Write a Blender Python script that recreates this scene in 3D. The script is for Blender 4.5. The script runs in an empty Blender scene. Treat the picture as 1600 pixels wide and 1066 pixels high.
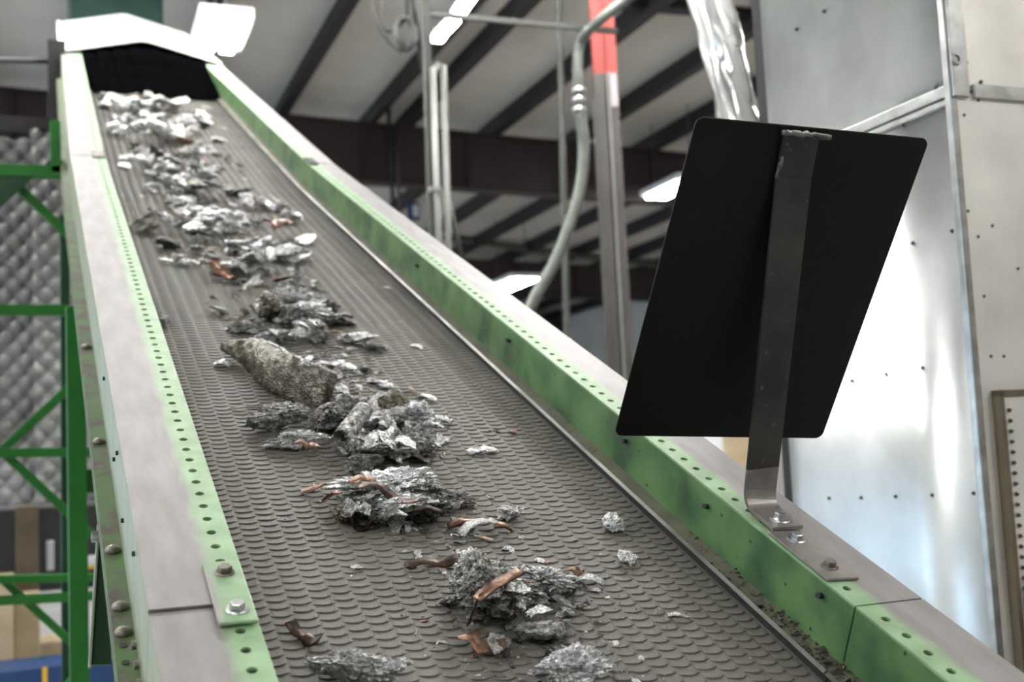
import bpy, bmesh, math, random
from mathutils import Vector, Matrix, noise, Euler

# ------------------------------------------------------------------ camera, world, exposure
scene = bpy.context.scene
COL = scene.collection
FPX = 1821.38                      # focal length in pixels of the 1600 x 1066 frame
PITCH, ROLL, YAW = 0.0932, -0.0470, 0.3887
CAM = Vector((0.0, 0.0, 1.65))
FWD = Vector((math.sin(YAW) * math.cos(PITCH), math.cos(YAW) * math.cos(PITCH), math.sin(PITCH)))
_r0 = Vector((math.cos(YAW), -math.sin(YAW), 0.0))
_u0 = _r0.cross(FWD)
RIGHT = _r0 * math.cos(ROLL) + _u0 * math.sin(ROLL)
UP = -_r0 * math.sin(ROLL) + _u0 * math.cos(ROLL)
cam_data = bpy.data.cameras.new('camera')
cam = bpy.data.objects.new('camera', cam_data)
COL.objects.link(cam)
mw = Matrix((RIGHT, UP, -FWD)).transposed().to_4x4()
mw.translation = CAM
cam.matrix_world = mw
cam_data.sensor_width = 36.0
cam_data.lens = FPX / 1600.0 * 36.0
cam_data.clip_start = 0.02
cam_data.clip_end = 200.0
cam_data.dof.use_dof = True
cam_data.dof.focus_distance = 1.75
cam_data.dof.aperture_fstop = 4.2
scene.camera = cam

world = bpy.data.worlds.new('daylight')
scene.world = world
world.use_nodes = True
bg = world.node_tree.nodes['Background']
bg.inputs[0].default_value = (0.60, 0.80, 1.0, 1.0)
bg.inputs[1].default_value = 1.9
scene.view_settings.view_transform = 'Standard'
scene.view_settings.look = 'None'
scene.view_settings.gamma = 1.0
scene.view_settings.use_curve_mapping = False
scene.view_settings.exposure = 1.1
LAMP = 34.0                        # emission of the high bay tubes

rng = random.Random(7)

# ------------------------------------------------------------------ helpers
def ray(px, py):
    return FWD + RIGHT * ((px - 800.0) / FPX) + UP * ((533.0 - py) / FPX)

BA = 0.0196                        # the hall is turned this much against the conveyor
def hall(xb, yb, z):               # hall coordinates (z above the floor) to world
    c, s = math.cos(BA), math.sin(BA)
    return Vector((xb * c + yb * s, -xb * s + yb * c, z))

def hall_of(v):
    c, s = math.cos(BA), math.sin(BA)
    return Vector((v.x * c - v.y * s, v.x * s + v.y * c, v.z))

def at(px, py, Y):                 # point seen at a pixel on the plane y = Y
    v = ray(px, py)
    return CAM + v * (Y / v.y)

def at_h(px, py, Y):               # the same on the hall plane yb = Y, in hall coordinates
    v = hall_of(ray(px, py))
    return v * (Y / v.y) + CAM

def at_x(px, py, X):               # hall plane xb = X
    v = hall_of(ray(px, py))
    return v * (X / v.x) + CAM

def tag(o, label=None, cat=None, group=None, kind=None):
    if label: o['label'] = label
    if cat: o['category'] = cat
    if group: o['group'] = group
    if kind: o['kind'] = kind
    return o

def empty(name, loc):
    o = bpy.data.objects.new(name, None)
    o.empty_display_size = 0.05
    COL.objects.link(o)
    o.location = loc
    return o

def ploc(o):
    v = Vector((0, 0, 0))
    while o is not None:
        v = v + Vector(o.location)
        o = o.parent
    return v

class MB:
    """collects vertices and faces in world coordinates"""
    def __init__(self):
        self.v, self.f, self.uv = [], [], {}
    def vert(self, p, uv=None):
        self.v.append(Vector(p))
        if uv is not None: self.uv[len(self.v) - 1] = uv
        return len(self.v) - 1
    def quad(self, a, b, c, d): self.f.append((a, b, c, d))
    def box(self, c, ax, ay, az):           # half axes
        c = Vector(c); i = len(self.v)
        for sx, sy, sz in ((-1,-1,-1),(1,-1,-1),(1,1,-1),(-1,1,-1),(-1,-1,1),(1,-1,1),(1,1,1),(-1,1,1)):
            self.v.append(c + ax * sx + ay * sy + az * sz)
        for q in ((0,3,2,1),(4,5,6,7),(0,1,5,4),(1,2,6,5),(2,3,7,6),(3,0,4,7)):
            self.f.append(tuple(i + k for k in q))
        return self
    def abox(self, x0, x1, y0, y1, z0, z1, fn=None):
        i = len(self.v)
        for z in (z0, z1):
            for x, y in ((x0,y0),(x1,y0),(x1,y1),(x0,y1)):
                p = Vector((x, y, z))
                self.v.append(fn(*p) if fn else p)
        for q in ((0,3,2,1),(4,5,6,7),(0,1,5,4),(1,2,6,5),(2,3,7,6),(3,0,4,7)):
            self.f.append(tuple(i + k for k in q))
        return self
    def bar(self, p0, p1, w, d, side=Vector((1, 0, 0))):
        p0, p1 = Vector(p0), Vector(p1)
        a = (p1 - p0); L = a.length; a.normalize()
        s = side - a * side.dot(a)
        if s.length < 1e-4: s = Vector((0, 0, 1)) - a * a.z
        s.normalize(); t = a.cross(s)
        return self.box((p0 + p1) / 2, a * (L / 2), s * (w / 2), t * (d / 2))
    def ring_tube(self, pts, rad, n=10, cap=True):
        pts = [Vector(p) for p in pts]
        rads = rad if isinstance(rad, (list, tuple)) else [rad] * len(pts)
        prev = None; rings = []
        for i, p in enumerate(pts):
            a = (pts[min(i + 1, len(pts) - 1)] - pts[max(i - 1, 0)]).normalized()
            if prev is None:
                u = a.orthogonal().normalized()
            else:
                u = (prev - a * prev.dot(a)).normalized()
            prev = u; w = a.cross(u)
            rings.append([self.vert(p + (u * math.cos(2*math.pi*k/n) + w * math.sin(2*math.pi*k/n)) * rads[i]) for k in range(n)])
        for r0, r1 in zip(rings, rings[1:]):
            for k in range(n):
                self.quad(r0[k], r0[(k+1) % n], r1[(k+1) % n], r1[k])
        if cap:
            self.f.append(tuple(reversed(rings[0]))); self.f.append(tuple(rings[-1]))
        return self
    def build(self, name, mat, parent=None, smooth=False, bevel=0.0, kind=None):
        me = bpy.data.meshes.new(name)
        xs = [p.x for p in self.v]; ys = [p.y for p in self.v]; zs = [p.z for p in self.v]
        c = Vector(((min(xs)+max(xs))/2, (min(ys)+max(ys))/2, min(zs)))
        me.from_pydata([tuple(p - c) for p in self.v], [], self.f)
        me.update()
        if self.uv:
            lay = me.uv_layers.new(name='UVMap')
            for lp in me.loops:
                lay.data[lp.index].uv = self.uv.get(lp.vertex_index, (0, 0))
        if mat: me.materials.append(mat)
        if smooth:
            me.polygons.foreach_set('use_smooth', [True] * len(me.polygons))
        o = bpy.data.objects.new(name, me)
        COL.objects.link(o)
        if parent is not None:
            o.parent = parent
            o.location = c - ploc(parent)
        else:
            o.location = c
        if bevel:
            m = o.modifiers.new('bevel', 'BEVEL'); m.width = bevel; m.segments = 2; m.limit_method = 'ANGLE'
        if kind: o['kind'] = kind
        return o

# ------------------------------------------------------------------ materials
def nd(nt, typ, **kw):
    n = nt.nodes.new(typ)
    for k, v in kw.items(): setattr(n, k, v)
    return n

def material(name, c1, c2=None, scale=6.0, rough=0.5, rough2=None, metal=0.0, bump=0.0, bscale=40.0, bdist=0.002,
             c3=None, scale3=30.0, amount3=0.5, emit=None, strength=0.0, detail=6.0, spec=0.5, coords='Object', stretch=None):
    m = bpy.data.materials.new(name); m.use_nodes = True
    nt = m.node_tree; b = nt.nodes['Principled BSDF']
    b.inputs['Roughness'].default_value = rough
    b.inputs['Metallic'].default_value = metal
    b.inputs['Specular IOR Level'].default_value = spec
    tc = nd(nt, 'ShaderNodeTexCoord'); src = tc.outputs[coords]
    if stretch:
        mp = nd(nt, 'ShaderNodeMapping'); mp.inputs['Scale'].default_value = stretch
        nt.links.new(src, mp.inputs[0]); src = mp.outputs[0]
    if c2 is None:
        b.inputs['Base Color'].default_value = (*c1, 1)
    else:
        nz = nd(nt, 'ShaderNodeTexNoise'); nz.inputs['Scale'].default_value = scale; nz.inputs['Detail'].default_value = detail
        nt.links.new(src, nz.inputs['Vector'])
        rp = nd(nt, 'ShaderNodeValToRGB')
        rp.color_ramp.elements[0].position = 0.36; rp.color_ramp.elements[1].position = 0.64
        rp.color_ramp.elements[0].color = (*c1, 1); rp.color_ramp.elements[1].color = (*c2, 1)
        nt.links.new(nz.outputs['Fac'], rp.inputs[0])
        out = rp.outputs[0]
        if c3 is not None:
            n3 = nd(nt, 'ShaderNodeTexNoise'); n3.inputs['Scale'].default_value = scale3; n3.inputs['Detail'].default_value = 4
            nt.links.new(src, n3.inputs['Vector'])
            r3 = nd(nt, 'ShaderNodeValToRGB')
            r3.color_ramp.elements[0].position = amount3; r3.color_ramp.elements[1].position = amount3 + 0.1
            nt.links.new(n3.outputs['Fac'], r3.inputs[0])
            mx = nd(nt, 'ShaderNodeMixRGB'); mx.inputs[2].default_value = (*c3, 1)
            nt.links.new(r3.outputs[0], mx.inputs[0]); nt.links.new(out, mx.inputs[1]); out = mx.outputs[0]
        nt.links.new(out, b.inputs['Base Color'])
        if rough2 is not None:
            mr = nd(nt, 'ShaderNodeMapRange'); mr.inputs['From Min'].default_value = 0.35; mr.inputs['From Max'].default_value = 0.65
            mr.inputs['To Min'].default_value = rough; mr.inputs['To Max'].default_value = rough2
            nt.links.new(nz.outputs['Fac'], mr.inputs['Value']); nt.links.new(mr.outputs[0], b.inputs['Roughness'])
    if bump:
        bn = nd(nt, 'ShaderNodeTexNoise'); bn.inputs['Scale'].default_value = bscale; bn.inputs['Detail'].default_value = 5
        nt.links.new(src, bn.inputs['Vector'])
        bp = nd(nt, 'ShaderNodeBump'); bp.inputs['Strength'].default_value = bump; bp.inputs['Distance'].default_value = bdist
        nt.links.new(bn.outputs['Fac'], bp.inputs['Height']); nt.links.new(bp.outputs[0], b.inputs['Normal'])
    if emit:
        b.inputs['Emission Color'].default_value = (*emit, 1); b.inputs['Emission Strength'].default_value = strength
    return m

def flange_material():
    """green painted flange, the outer strip worn down to bare grey steel; UV = (|x|, s)"""
    m = bpy.data.materials.new('worn_flange'); m.use_nodes = True
    nt = m.node_tree; b = nt.nodes['Principled BSDF']; L = nt.links.new
    uv = nd(nt, 'ShaderNodeUVMap'); sx = nd(nt, 'ShaderNodeSeparateXYZ'); L(uv.outputs[0], sx.inputs[0])
    mp = nd(nt, 'ShaderNodeMapping'); mp.inputs['Scale'].default_value = (60, 14, 1); L(uv.outputs[0], mp.inputs[0])
    n1 = nd(nt, 'ShaderNodeTexNoise'); n1.inputs['Scale'].default_value = 1.0; n1.inputs['Detail'].default_value = 8; L(mp.outputs[0], n1.inputs['Vector'])
    ad = nd(nt, 'ShaderNodeMath', operation='MULTIPLY_ADD'); ad.inputs[1].default_value = 0.024; L(n1.outputs['Fac'], ad.inputs[0]); L(sx.outputs[0], ad.inputs[2])
    wr = nd(nt, 'ShaderNodeMapRange'); wr.inputs['From Min'].default_value = 0.417; wr.inputs['From Max'].default_value = 0.431; L(ad.outputs[0], wr.inputs['Value'])
    # streaky steel
    mp2 = nd(nt, 'ShaderNodeMapping'); mp2.inputs['Scale'].default_value = (22, 5, 1); L(uv.outputs[0], mp2.inputs[0])
    n2 = nd(nt, 'ShaderNodeTexNoise'); n2.inputs['Scale'].default_value = 1.6; n2.inputs['Detail'].default_value = 9; L(mp2.outputs[0], n2.inputs['Vector'])
    st = nd(nt, 'ShaderNodeValToRGB'); st.color_ramp.elements[0].position = .32; st.color_ramp.elements[1].position = .68
    st.color_ramp.elements[0].color = (.245, .226, .222, 1); st.color_ramp.elements[1].color = (.335, .318, .315, 1); L(n2.outputs['Fac'], st.inputs[0])
    n3 = nd(nt, 'ShaderNodeTexNoise'); n3.inputs['Scale'].default_value = 26; n3.inputs['Detail'].default_value = 6; L(uv.outputs[0], n3.inputs['Vector'])
    gr = nd(nt, 'ShaderNodeValToRGB'); gr.color_ramp.elements[0].position = .3; gr.color_ramp.elements[1].position = .62
    gr.color_ramp.elements[0].color = (.235, .37, .205, 1); gr.color_ramp.elements[1].color = (.33, .50, .29, 1); L(n3.outputs['Fac'], gr.inputs[0])
    mx = nd(nt, 'ShaderNodeMixRGB'); L(wr.outputs[0], mx.inputs[0]); L(gr.outputs[0], mx.inputs[1]); L(st.outputs[0], mx.inputs[2])
    L(mx.outputs[0], b.inputs['Base Color'])
    me = nd(nt, 'ShaderNodeMath', operation='MULTIPLY'); me.inputs[1].default_value = .3; L(wr.outputs[0], me.inputs[0]); L(me.outputs[0], b.inputs['Metallic'])
    rr = nd(nt, 'ShaderNodeMapRange'); rr.inputs['To Min'].default_value = .44; rr.inputs['To Max'].default_value = .56; L(n2.outputs['Fac'], rr.inputs['Value']); L(rr.outputs[0], b.inputs['Roughness'])
    bp = nd(nt, 'ShaderNodeBump'); bp.inputs['Strength'].default_value = .12; bp.inputs['Distance'].default_value = .001
    L(n3.outputs['Fac'], bp.inputs['Height']); L(bp.outputs[0], b.inputs['Normal'])
    return m

def web_material():
    """green web with smeared darker grease in irregular patches and black specks"""
    m = bpy.data.materials.new('green_web'); m.use_nodes = True
    nt = m.node_tree; b = nt.nodes['Principled BSDF']; L = nt.links.new
    tc = nd(nt, 'ShaderNodeTexCoord')
    n1 = nd(nt, 'ShaderNodeTexNoise'); n1.inputs['Scale'].default_value = 9; n1.inputs['Detail'].default_value = 7; L(tc.outputs['Object'], n1.inputs['Vector'])
    r1 = nd(nt, 'ShaderNodeValToRGB'); e = r1.color_ramp.elements
    e[0].position = .34; e[0].color = (.042, .095, .045, 1); e[1].position = .56; e[1].color = (.112, .215, .082, 1)
    x = e.new(.75); x.color = (.145, .26, .11, 1)
    L(n1.outputs['Fac'], r1.inputs[0])
    v = nd(nt, 'ShaderNodeTexVoronoi'); v.inputs['Scale'].default_value = 30; L(tc.outputs['Object'], v.inputs['Vector'])
    r2 = nd(nt, 'ShaderNodeValToRGB'); r2.color_ramp.elements[0].position = .06; r2.color_ramp.elements[1].position = .11
    r2.color_ramp.elements[0].color = (1, 1, 1, 1); r2.color_ramp.elements[1].color = (0, 0, 0, 1)
    L(v.outputs['Distance'], r2.inputs[0])
    mx = nd(nt, 'ShaderNodeMixRGB'); mx.inputs[2].default_value = (.02, .04, .02, 1)
    L(r2.outputs[0], mx.inputs[0]); L(r1.outputs[0], mx.inputs[1]); L(mx.outputs[0], b.inputs['Base Color'])
    b.inputs['Roughness'].default_value = .42
    return m

def sheet_material(name, tint, rough, warp, wscale, metal=.92):
    m = bpy.data.materials.new(name); m.use_nodes = True
    nt = m.node_tree; b = nt.nodes['Principled BSDF']; L = nt.links.new
    tc = nd(nt, 'ShaderNodeTexCoord')
    n1 = nd(nt, 'ShaderNodeTexNoise'); n1.inputs['Scale'].default_value = 4; n1.inputs['Detail'].default_value = 5; L(tc.outputs['Object'], n1.inputs['Vector'])
    r1 = nd(nt, 'ShaderNodeValToRGB'); r1.color_ramp.elements[0].position = .35; r1.color_ramp.elements[1].position = .65
    r1.color_ramp.elements[0].color = (tint[0]*.8, tint[1]*.8, tint[2]*.8, 1); r1.color_ramp.elements[1].color = (*tint, 1)
    L(n1.outputs['Fac'], r1.inputs[0]); L(r1.outputs[0], b.inputs['Base Color'])
    b.inputs['Metallic'].default_value = metal
    n3 = nd(nt, 'ShaderNodeTexNoise'); n3.inputs['Scale'].default_value = 3.2; n3.inputs['Detail'].default_value = 3; L(tc.outputs['Object'], n3.inputs['Vector'])
    mr = nd(nt, 'ShaderNodeMapRange'); mr.inputs['From Min'].default_value = .35; mr.inputs['From Max'].default_value = .65
    mr.inputs['To Min'].default_value = rough; mr.inputs['To Max'].default_value = rough + .16
    L(n3.outputs['Fac'], mr.inputs['Value']); L(mr.outputs[0], b.inputs['Roughness'])
    n2 = nd(nt, 'ShaderNodeTexNoise'); n2.inputs['Scale'].default_value = wscale; n2.inputs['Detail'].default_value = 1.5; L(tc.outputs['Object'], n2.inputs['Vector'])
    bp = nd(nt, 'ShaderNodeBump'); bp.inputs['Strength'].default_value = 1.0; bp.inputs['Distance'].default_value = warp
    L(n2.outputs['Fac'], bp.inputs['Height']); L(bp.outputs[0], b.inputs['Normal'])
    return m

def foil_material(name, dark, mid, bright, metal=.75, r0=.22, r1=.6, scale=70, bump=.6):
    m = bpy.data.materials.new(name); m.use_nodes = True
    nt = m.node_tree; b = nt.nodes['Principled BSDF']; L = nt.links.new
    tc = nd(nt, 'ShaderNodeTexCoord'); oi = nd(nt, 'ShaderNodeObjectInfo')
    ad = nd(nt, 'ShaderNodeVectorMath', operation='ADD'); L(tc.outputs['Object'], ad.inputs[0]); L(oi.outputs['Random'], ad.inputs[1])
    n1 = nd(nt, 'ShaderNodeTexNoise'); n1.inputs['Scale'].default_value = scale; n1.inputs['Detail'].default_value = 6; n1.inputs['Roughness'].default_value = .65
    L(ad.outputs[0], n1.inputs['Vector'])
    r = nd(nt, 'ShaderNodeValToRGB'); e = r.color_ramp.elements
    e[0].position = .32; e[0].color = (*dark, 1); e[1].position = .68; e[1].color = (*bright, 1)
    x = e.new(.48); x.color = (*mid, 1)
    L(n1.outputs['Fac'], r.inputs[0])
    hv = nd(nt, 'ShaderNodeHueSaturation'); vr = nd(nt, 'ShaderNodeMapRange'); vr.inputs['To Min'].default_value = .7; vr.inputs['To Max'].default_value = 1.2
    L(oi.outputs['Random'], vr.inputs['Value']); L(vr.outputs[0], hv.inputs['Value']); L(r.outputs[0], hv.inputs['Color'])
    L(hv.outputs[0], b.inputs['Base Color'])
    b.inputs['Metallic'].default_value = metal
    mr = nd(nt, 'ShaderNodeMapRange'); mr.inputs['From Min'].default_value = .35; mr.inputs['From Max'].default_value = .6
    mr.inputs['To Min'].default_value = r1; mr.inputs['To Max'].default_value = r0
    L(n1.outputs['Fac'], mr.inputs['Value']); L(mr.outputs[0], b.inputs['Roughness'])
    v = nd(nt, 'ShaderNodeTexVoronoi'); v.inputs['Scale'].default_value = scale * 3.5; L(ad.outputs[0], v.inputs['Vector'])
    n2 = nd(nt, 'ShaderNodeTexNoise'); n2.inputs['Scale'].default_value = scale * 3; n2.inputs['Detail'].default_value = 4; L(ad.outputs[0], n2.inputs['Vector'])
    mm = nd(nt, 'ShaderNodeMath', operation='ADD'); L(v.outputs['Distance'], mm.inputs[0]); L(n2.outputs['Fac'], mm.inputs[1])
    bp = nd(nt, 'ShaderNodeBump'); bp.inputs['Strength'].default_value = bump; bp.inputs['Distance'].default_value = .004
    L(mm.outputs[0], bp.inputs['Height']); L(bp.outputs[0], b.inputs['Normal'])
    return m

M = {}
M['belt'] = material('belt_rubber', (.115, .108, .094), (.185, .175, .152), scale=5, rough=.55, rough2=.72, c3=(.08, .075, .065), scale3=160, amount3=.62, bump=.35, bscale=420, bdist=.0006)
M['flange'] = flange_material()
M['web'] = web_material()
M['web_outer'] = material('green_outer_web', (.25, .29, .175), (.33, .355, .25), scale=12, rough=.45, c3=(.10, .18, .08), scale3=26, amount3=.66)
M['dirty_green'] = material('dirty_green_lip', (.075, .17, .045), (.085, .068, .052), scale=20, rough=.7, c3=(.13, .11, .09), scale3=60, amount3=.58, bump=.5, bscale=90, bdist=.002)
M['ledge'] = material('dirty_ledge', (.085, .078, .058), (.11, .12, .07), scale=14, rough=.8, c3=(.05, .045, .035), scale3=70, amount3=.6, bump=.5, bscale=150, bdist=.002)
M['bright_edge'] = material('bright_steel_edge', (.36, .35, .34), (.14, .135, .125), scale=18, rough=.42, metal=.7, stretch=(1, .3, .3))
M['zinc'] = material('zinc_bolt', (.62, .64, .65), (.42, .43, .43), scale=60, rough=.3, metal=.9)
M['dirty_zinc'] = material('dirty_bolt', (.27, .25, .22), (.11, .095, .075), scale=50, rough=.45, metal=.6)
M['black'] = material('black_steel_plate', (.0035, .0035, .0034), (.006, .0057, .005), scale=9, rough=.5, rough2=.62, c3=(.010, .0095, .0085), scale3=5, amount3=.6, spec=.25)
M['bar'] = material('mill_scale_bar', (.022, .023, .026), (.062, .056, .050), scale=11, rough=.42, rough2=.55, metal=.35, c3=(.11, .10, .092), scale3=70, amount3=.66)
M['barfoot'] = material('worn_bar_foot', (.20, .18, .165), (.33, .30, .28), scale=18, rough=.42, metal=.45)
M['weld'] = material('weld_bead', (.25, .25, .24), (.10, .10, .10), scale=60, rough=.35, metal=.7, bump=.5, bscale=200)
M['rubber'] = material('black_rubber', (.0012, .0012, .0014), (.0022, .0022, .0025), scale=4, rough=.95, spec=.0)
M['hood'] = material('pale_hood', (.66, .70, .66), (.76, .79, .76), scale=5, rough=.45)
M['green'] = material('green_enamel', (.012, .13, .014), (.015, .16, .017), scale=6, rough=.4)
M['dark_green'] = material('dark_green_enamel', (.006, .04, .011), (.008, .055, .015), scale=6, rough=.45)
M['teal'] = material('teal_paint', (.002, .036, .028), (.003, .05, .038), scale=3, rough=.55)
M['quilt'] = material('quilted_blanket', (.17, .17, .165), (.27, .27, .265), scale=3, rough=.36, rough2=.5, metal=.2, bump=.3, bscale=60, bdist=.004)
M['maroon'] = material('maroon_beam', (.022, .0125, .0135), (.030, .0175, .0185), scale=2, rough=.6)
M['dark_steel'] = material('dark_purlin', (.009, .007, .0075), (.015, .012, .0125), scale=3, rough=.6)
M['roof'] = material('white_roof_liner', (.56, .53, .485), (.62, .59, .545), scale=.9, rough=.8, bump=.25, bscale=1.2, bdist=.06)
M['floor'] = material('concrete_floor', (.32, .315, .305), (.40, .395, .38), scale=2, rough=.7, bump=.1)
M['wallmat'] = material('wall_liner', (.58, .54, .48), (.66, .62, .56), scale=1, rough=.8)
M['white_wall'] = material('white_wall_liner', (.62, .62, .60), (.70, .70, .68), scale=1, rough=.7)
M['farwall'] = material('far_wall_liner', (.30, .25, .25), (.36, .31, .31), scale=1, rough=.8)
M['grey_paint'] = material('grey_column_paint', (.042, .036, .033), (.056, .048, .044), scale=5, rough=.5)
M['red'] = material('red_paint', (.26, .02, .013), (.32, .028, .018), scale=6, rough=.5)
M['label'] = material('pale_label', (.34, .29, .30), (.42, .35, .37), scale=40, rough=.5)
M['conduit'] = material('grey_conduit', (.085, .094, .084), (.115, .125, .112), scale=8, rough=.35, metal=.35)
M['dull_pipe'] = material('dull_pipe', (.045, .047, .042), (.062, .064, .057), scale=6, rough=.5, metal=.2)
M['pale_pipe'] = material('pale_pipe', (.16, .168, .155), (.20, .21, .195), scale=6, rough=.4, metal=.2)
M['cable'] = material('dark_cable', (.045, .05, .05), (.065, .07, .07), scale=6, rough=.6)
M['tan'] = material('tan_timber', (.42, .33, .20), (.52, .42, .28), scale=5, rough=.8)
M['brown'] = material('brown_timber', (.13, .10, .065), (.18, .14, .09), scale=5, rough=.8)
M['blue'] = material('blue_paint', (.008, .035, .12), (.012, .05, .16), scale=4, rough=.5)
M['yellow'] = material('yellow_paint', (.65, .36, .02), (.72, .42, .04), scale=5, rough=.5)
M['white'] = material('white_panel', (.72, .74, .78), (.80, .82, .86), scale=4, rough=.5)
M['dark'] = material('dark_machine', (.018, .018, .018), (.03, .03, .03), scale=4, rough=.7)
M['sheet'] = sheet_material('galvanised_sheet', (.84, .86, .86), .30, .012, 2.3, .85)
M['sheet_b'] = sheet_material('sheet_warm_reflection', (.88, .85, .80), .42, .008, 2.4, .6)  # same galvanised metal, beige reflection of the front face put into the tint
M['seam'] = material('sheet_seam', (.55, .56, .55), (.38, .38, .37), scale=20, rough=.35, metal=.85)
M['foil_duct'] = sheet_material('foil_duct_wrap', (.82, .82, .81), .2, .006, 9)
M['lamp'] = material('lamp_tube', (.9, .9, .9), rough=.4, emit=(1.0, .985, .95), strength=LAMP)
M['lamp_body'] = material('lamp_body', (.55, .56, .56), (.62, .63, .63), scale=5, rough=.4)

M['foil'] = foil_material('crumpled_foil', (.12, .12, .12), (.58, .59, .60), (.92, .93, .94), metal=.55, r0=.22, r1=.5)
M['slag'] = foil_material('grey_slag', (.06, .057, .052), (.30, .295, .28), (.70, .70, .68), metal=.35, r0=.32, r1=.75, scale=95, bump=.9)
M['tan_slag'] = foil_material('tan_slag', (.07, .055, .04), (.25, .21, .15), (.50, .46, .38), metal=.3, r0=.4, r1=.8, scale=90, bump=.9)
M['dark_foil'] = foil_material('dark_foil', (.018, .017, .017), (.07, .068, .068), (.30, .30, .31), metal=.6, r0=.3, r1=.6)
M['copper'] = foil_material('copper_sheet', (.07, .034, .022), (.20, .105, .07), (.42, .27, .20), metal=.6, r0=.28, r1=.55, scale=40, bump=.15)
M['brown_sheet'] = foil_material('brown_sheet', (.022, .014, .011), (.072, .042, .029), (.18, .12, .088), metal=.6, r0=.3, r1=.6, scale=40, bump=.15)
M['tan_sheet'] = foil_material('tan_sheet', (.12, .09, .06), (.30, .24, .18), (.50, .44, .36), metal=.5, r0=.3, r1=.6, scale=40, bump=.2)
M['big_slab'] = foil_material('dull_grey_metal', (.035, .032, .025), (.10, .092, .072), (.27, .25, .21), metal=.55, r0=.3, r1=.5, scale=60, bump=.5)

# ------------------------------------------------------------------ conveyor frame of reference
TH, SK, TH2 = 0.4106, 4.77, math.radians(25.2)
CZ, XC = 0.7685, 0.2282 + 0.375
OR = Vector((XC, 0.0, CAM.z - CZ))
D1 = Vector((0, math.cos(TH), math.sin(TH))); N1 = Vector((0, -math.sin(TH), math.cos(TH)))
D2 = Vector((0, math.cos(TH2), math.sin(TH2))); N2 = Vector((0, -math.sin(TH2), math.cos(TH2)))
KP = OR + D1 * SK
def cv(x, s, h=0.0):               # x across (right +), s along the belt (up), h off the rail tops
    if s <= SK:
        return OR + Vector((x, 0, 0)) + D1 * s + N1 * h
    k = (s - SK)
    x = x + (0.011 * k * max(0.0, min(1.0, .5 - x)) if x < .5 else 0)
    return KP + Vector((x, 0, 0)) + D2 * k + N2 * h
def basis(s):
    return (Vector((1, 0, 0)), D1, N1) if s <= SK else (Vector((1, 0, 0)), D2, N2)
BELT = -0.110
def belt_at(px, py, h=BELT):       # (x, s, depth) of a pixel on the belt
    v = ray(px, py)
    q = CAM - OR
    t = (h - q.dot(N1)) / v.dot(N1)
    P = q + v * t
    s = P.dot(D1); x = P.x
    if s > SK:
        q = CAM - KP
        t = (h - q.dot(N2)) / v.dot(N2)
        P = q + v * t
        s = SK + P.dot(D2); x = P.x
    return x, s, t
S0, S1 = -0.5, 9.95

# ================================================================== THE HALL
def roof_plane():
    Y1 = 16.0
    a, b = at_h(450, 180, Y1), at_h(1070, 240, Y1)
    k = (b.z - a.z) / (b.x - a.x)
    return a.z - k * a.x, k, Y1
RZ, RK, Y1 = roof_plane()
def rz(xb): return RZ + RK * xb

XL_, XR_, YB_, YF_ = -9.0, 16.0, -9.0, 48.0
def strip_wall(name, p, q, z0, z1, mat, th=.15):
    d = (q - p).normalized(); nn = Vector((-d.y, d.x, 0)) * th / 2
    b = MB(); b.box((p + q) / 2 + Vector((0, 0, (z0 + z1) / 2)), d * ((q - p).length / 2), nn, Vector((0, 0, (z1 - z0) / 2)))
    return tag(b.build(name, mat), kind='structure')

b = MB(); b.abox(XL_ - .2, XR_ + .2, YB_ - .2, YF_ + .2, -.2, 0, hall)
tag(b.build('floor', M['floor']), 'grey concrete floor under the conveyor', kind='structure')
b = MB()
for z in (0.0, .12):
    pass
i0 = [b.vert(hall(x, y, rz(x) + z)) for z in (0.26, .38) for x, y in ((XL_, YB_), (XR_, YB_), (XR_, YF_), (XL_, YF_))]
for q in ((0,3,2,1),(4,5,6,7),(0,1,5,4),(1,2,6,5),(2,3,7,6),(3,0,4,7)): b.f.append(q)
ceiling = tag(b.build('ceiling', M['roof']), 'white lined sloping factory roof', kind='structure')
strip_wall('wall_back', hall(XL_, YB_, 0), hall(XR_, YB_, 0), 0, 8.5, M['wallmat'])
strip_wall('wall_right', hall(XR_, YB_, 0), hall(XR_, YF_, 0), 0, rz(XR_) + .3, M['wallmat'])
strip_wall('wall_front', hall(XL_, YF_, 0), hall(XR_, YF_, 0), 0, 8.5, M['farwall'])
# unseen left wall: one loading door read from reflections, others added for daylight
for nm, y0, y1, z0, z1 in (('wall_left', YB_, -3.0, 0, 8.4), ('wall_left', 2.0, 10.0, 0, 8.4), ('wall_left', 16.6, 22.0, 0, 8.4), ('wall_left', 36.0, YF_, 0, 8.4), ('wall_left', -3.0, 2.0, 4.6, 8.4), ('wall_left', 10.0, 16.6, 4.6, 8.4), ('wall_left', 22.0, 36.0, 5.4, 8.4), ('wall_left', 28.6, 29.4, 0, 5.4)):
    strip_wall(nm, hall(XL_, y0, 0), hall(XL_, y1, 0), z0, z1, M['white_wall'])

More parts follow.
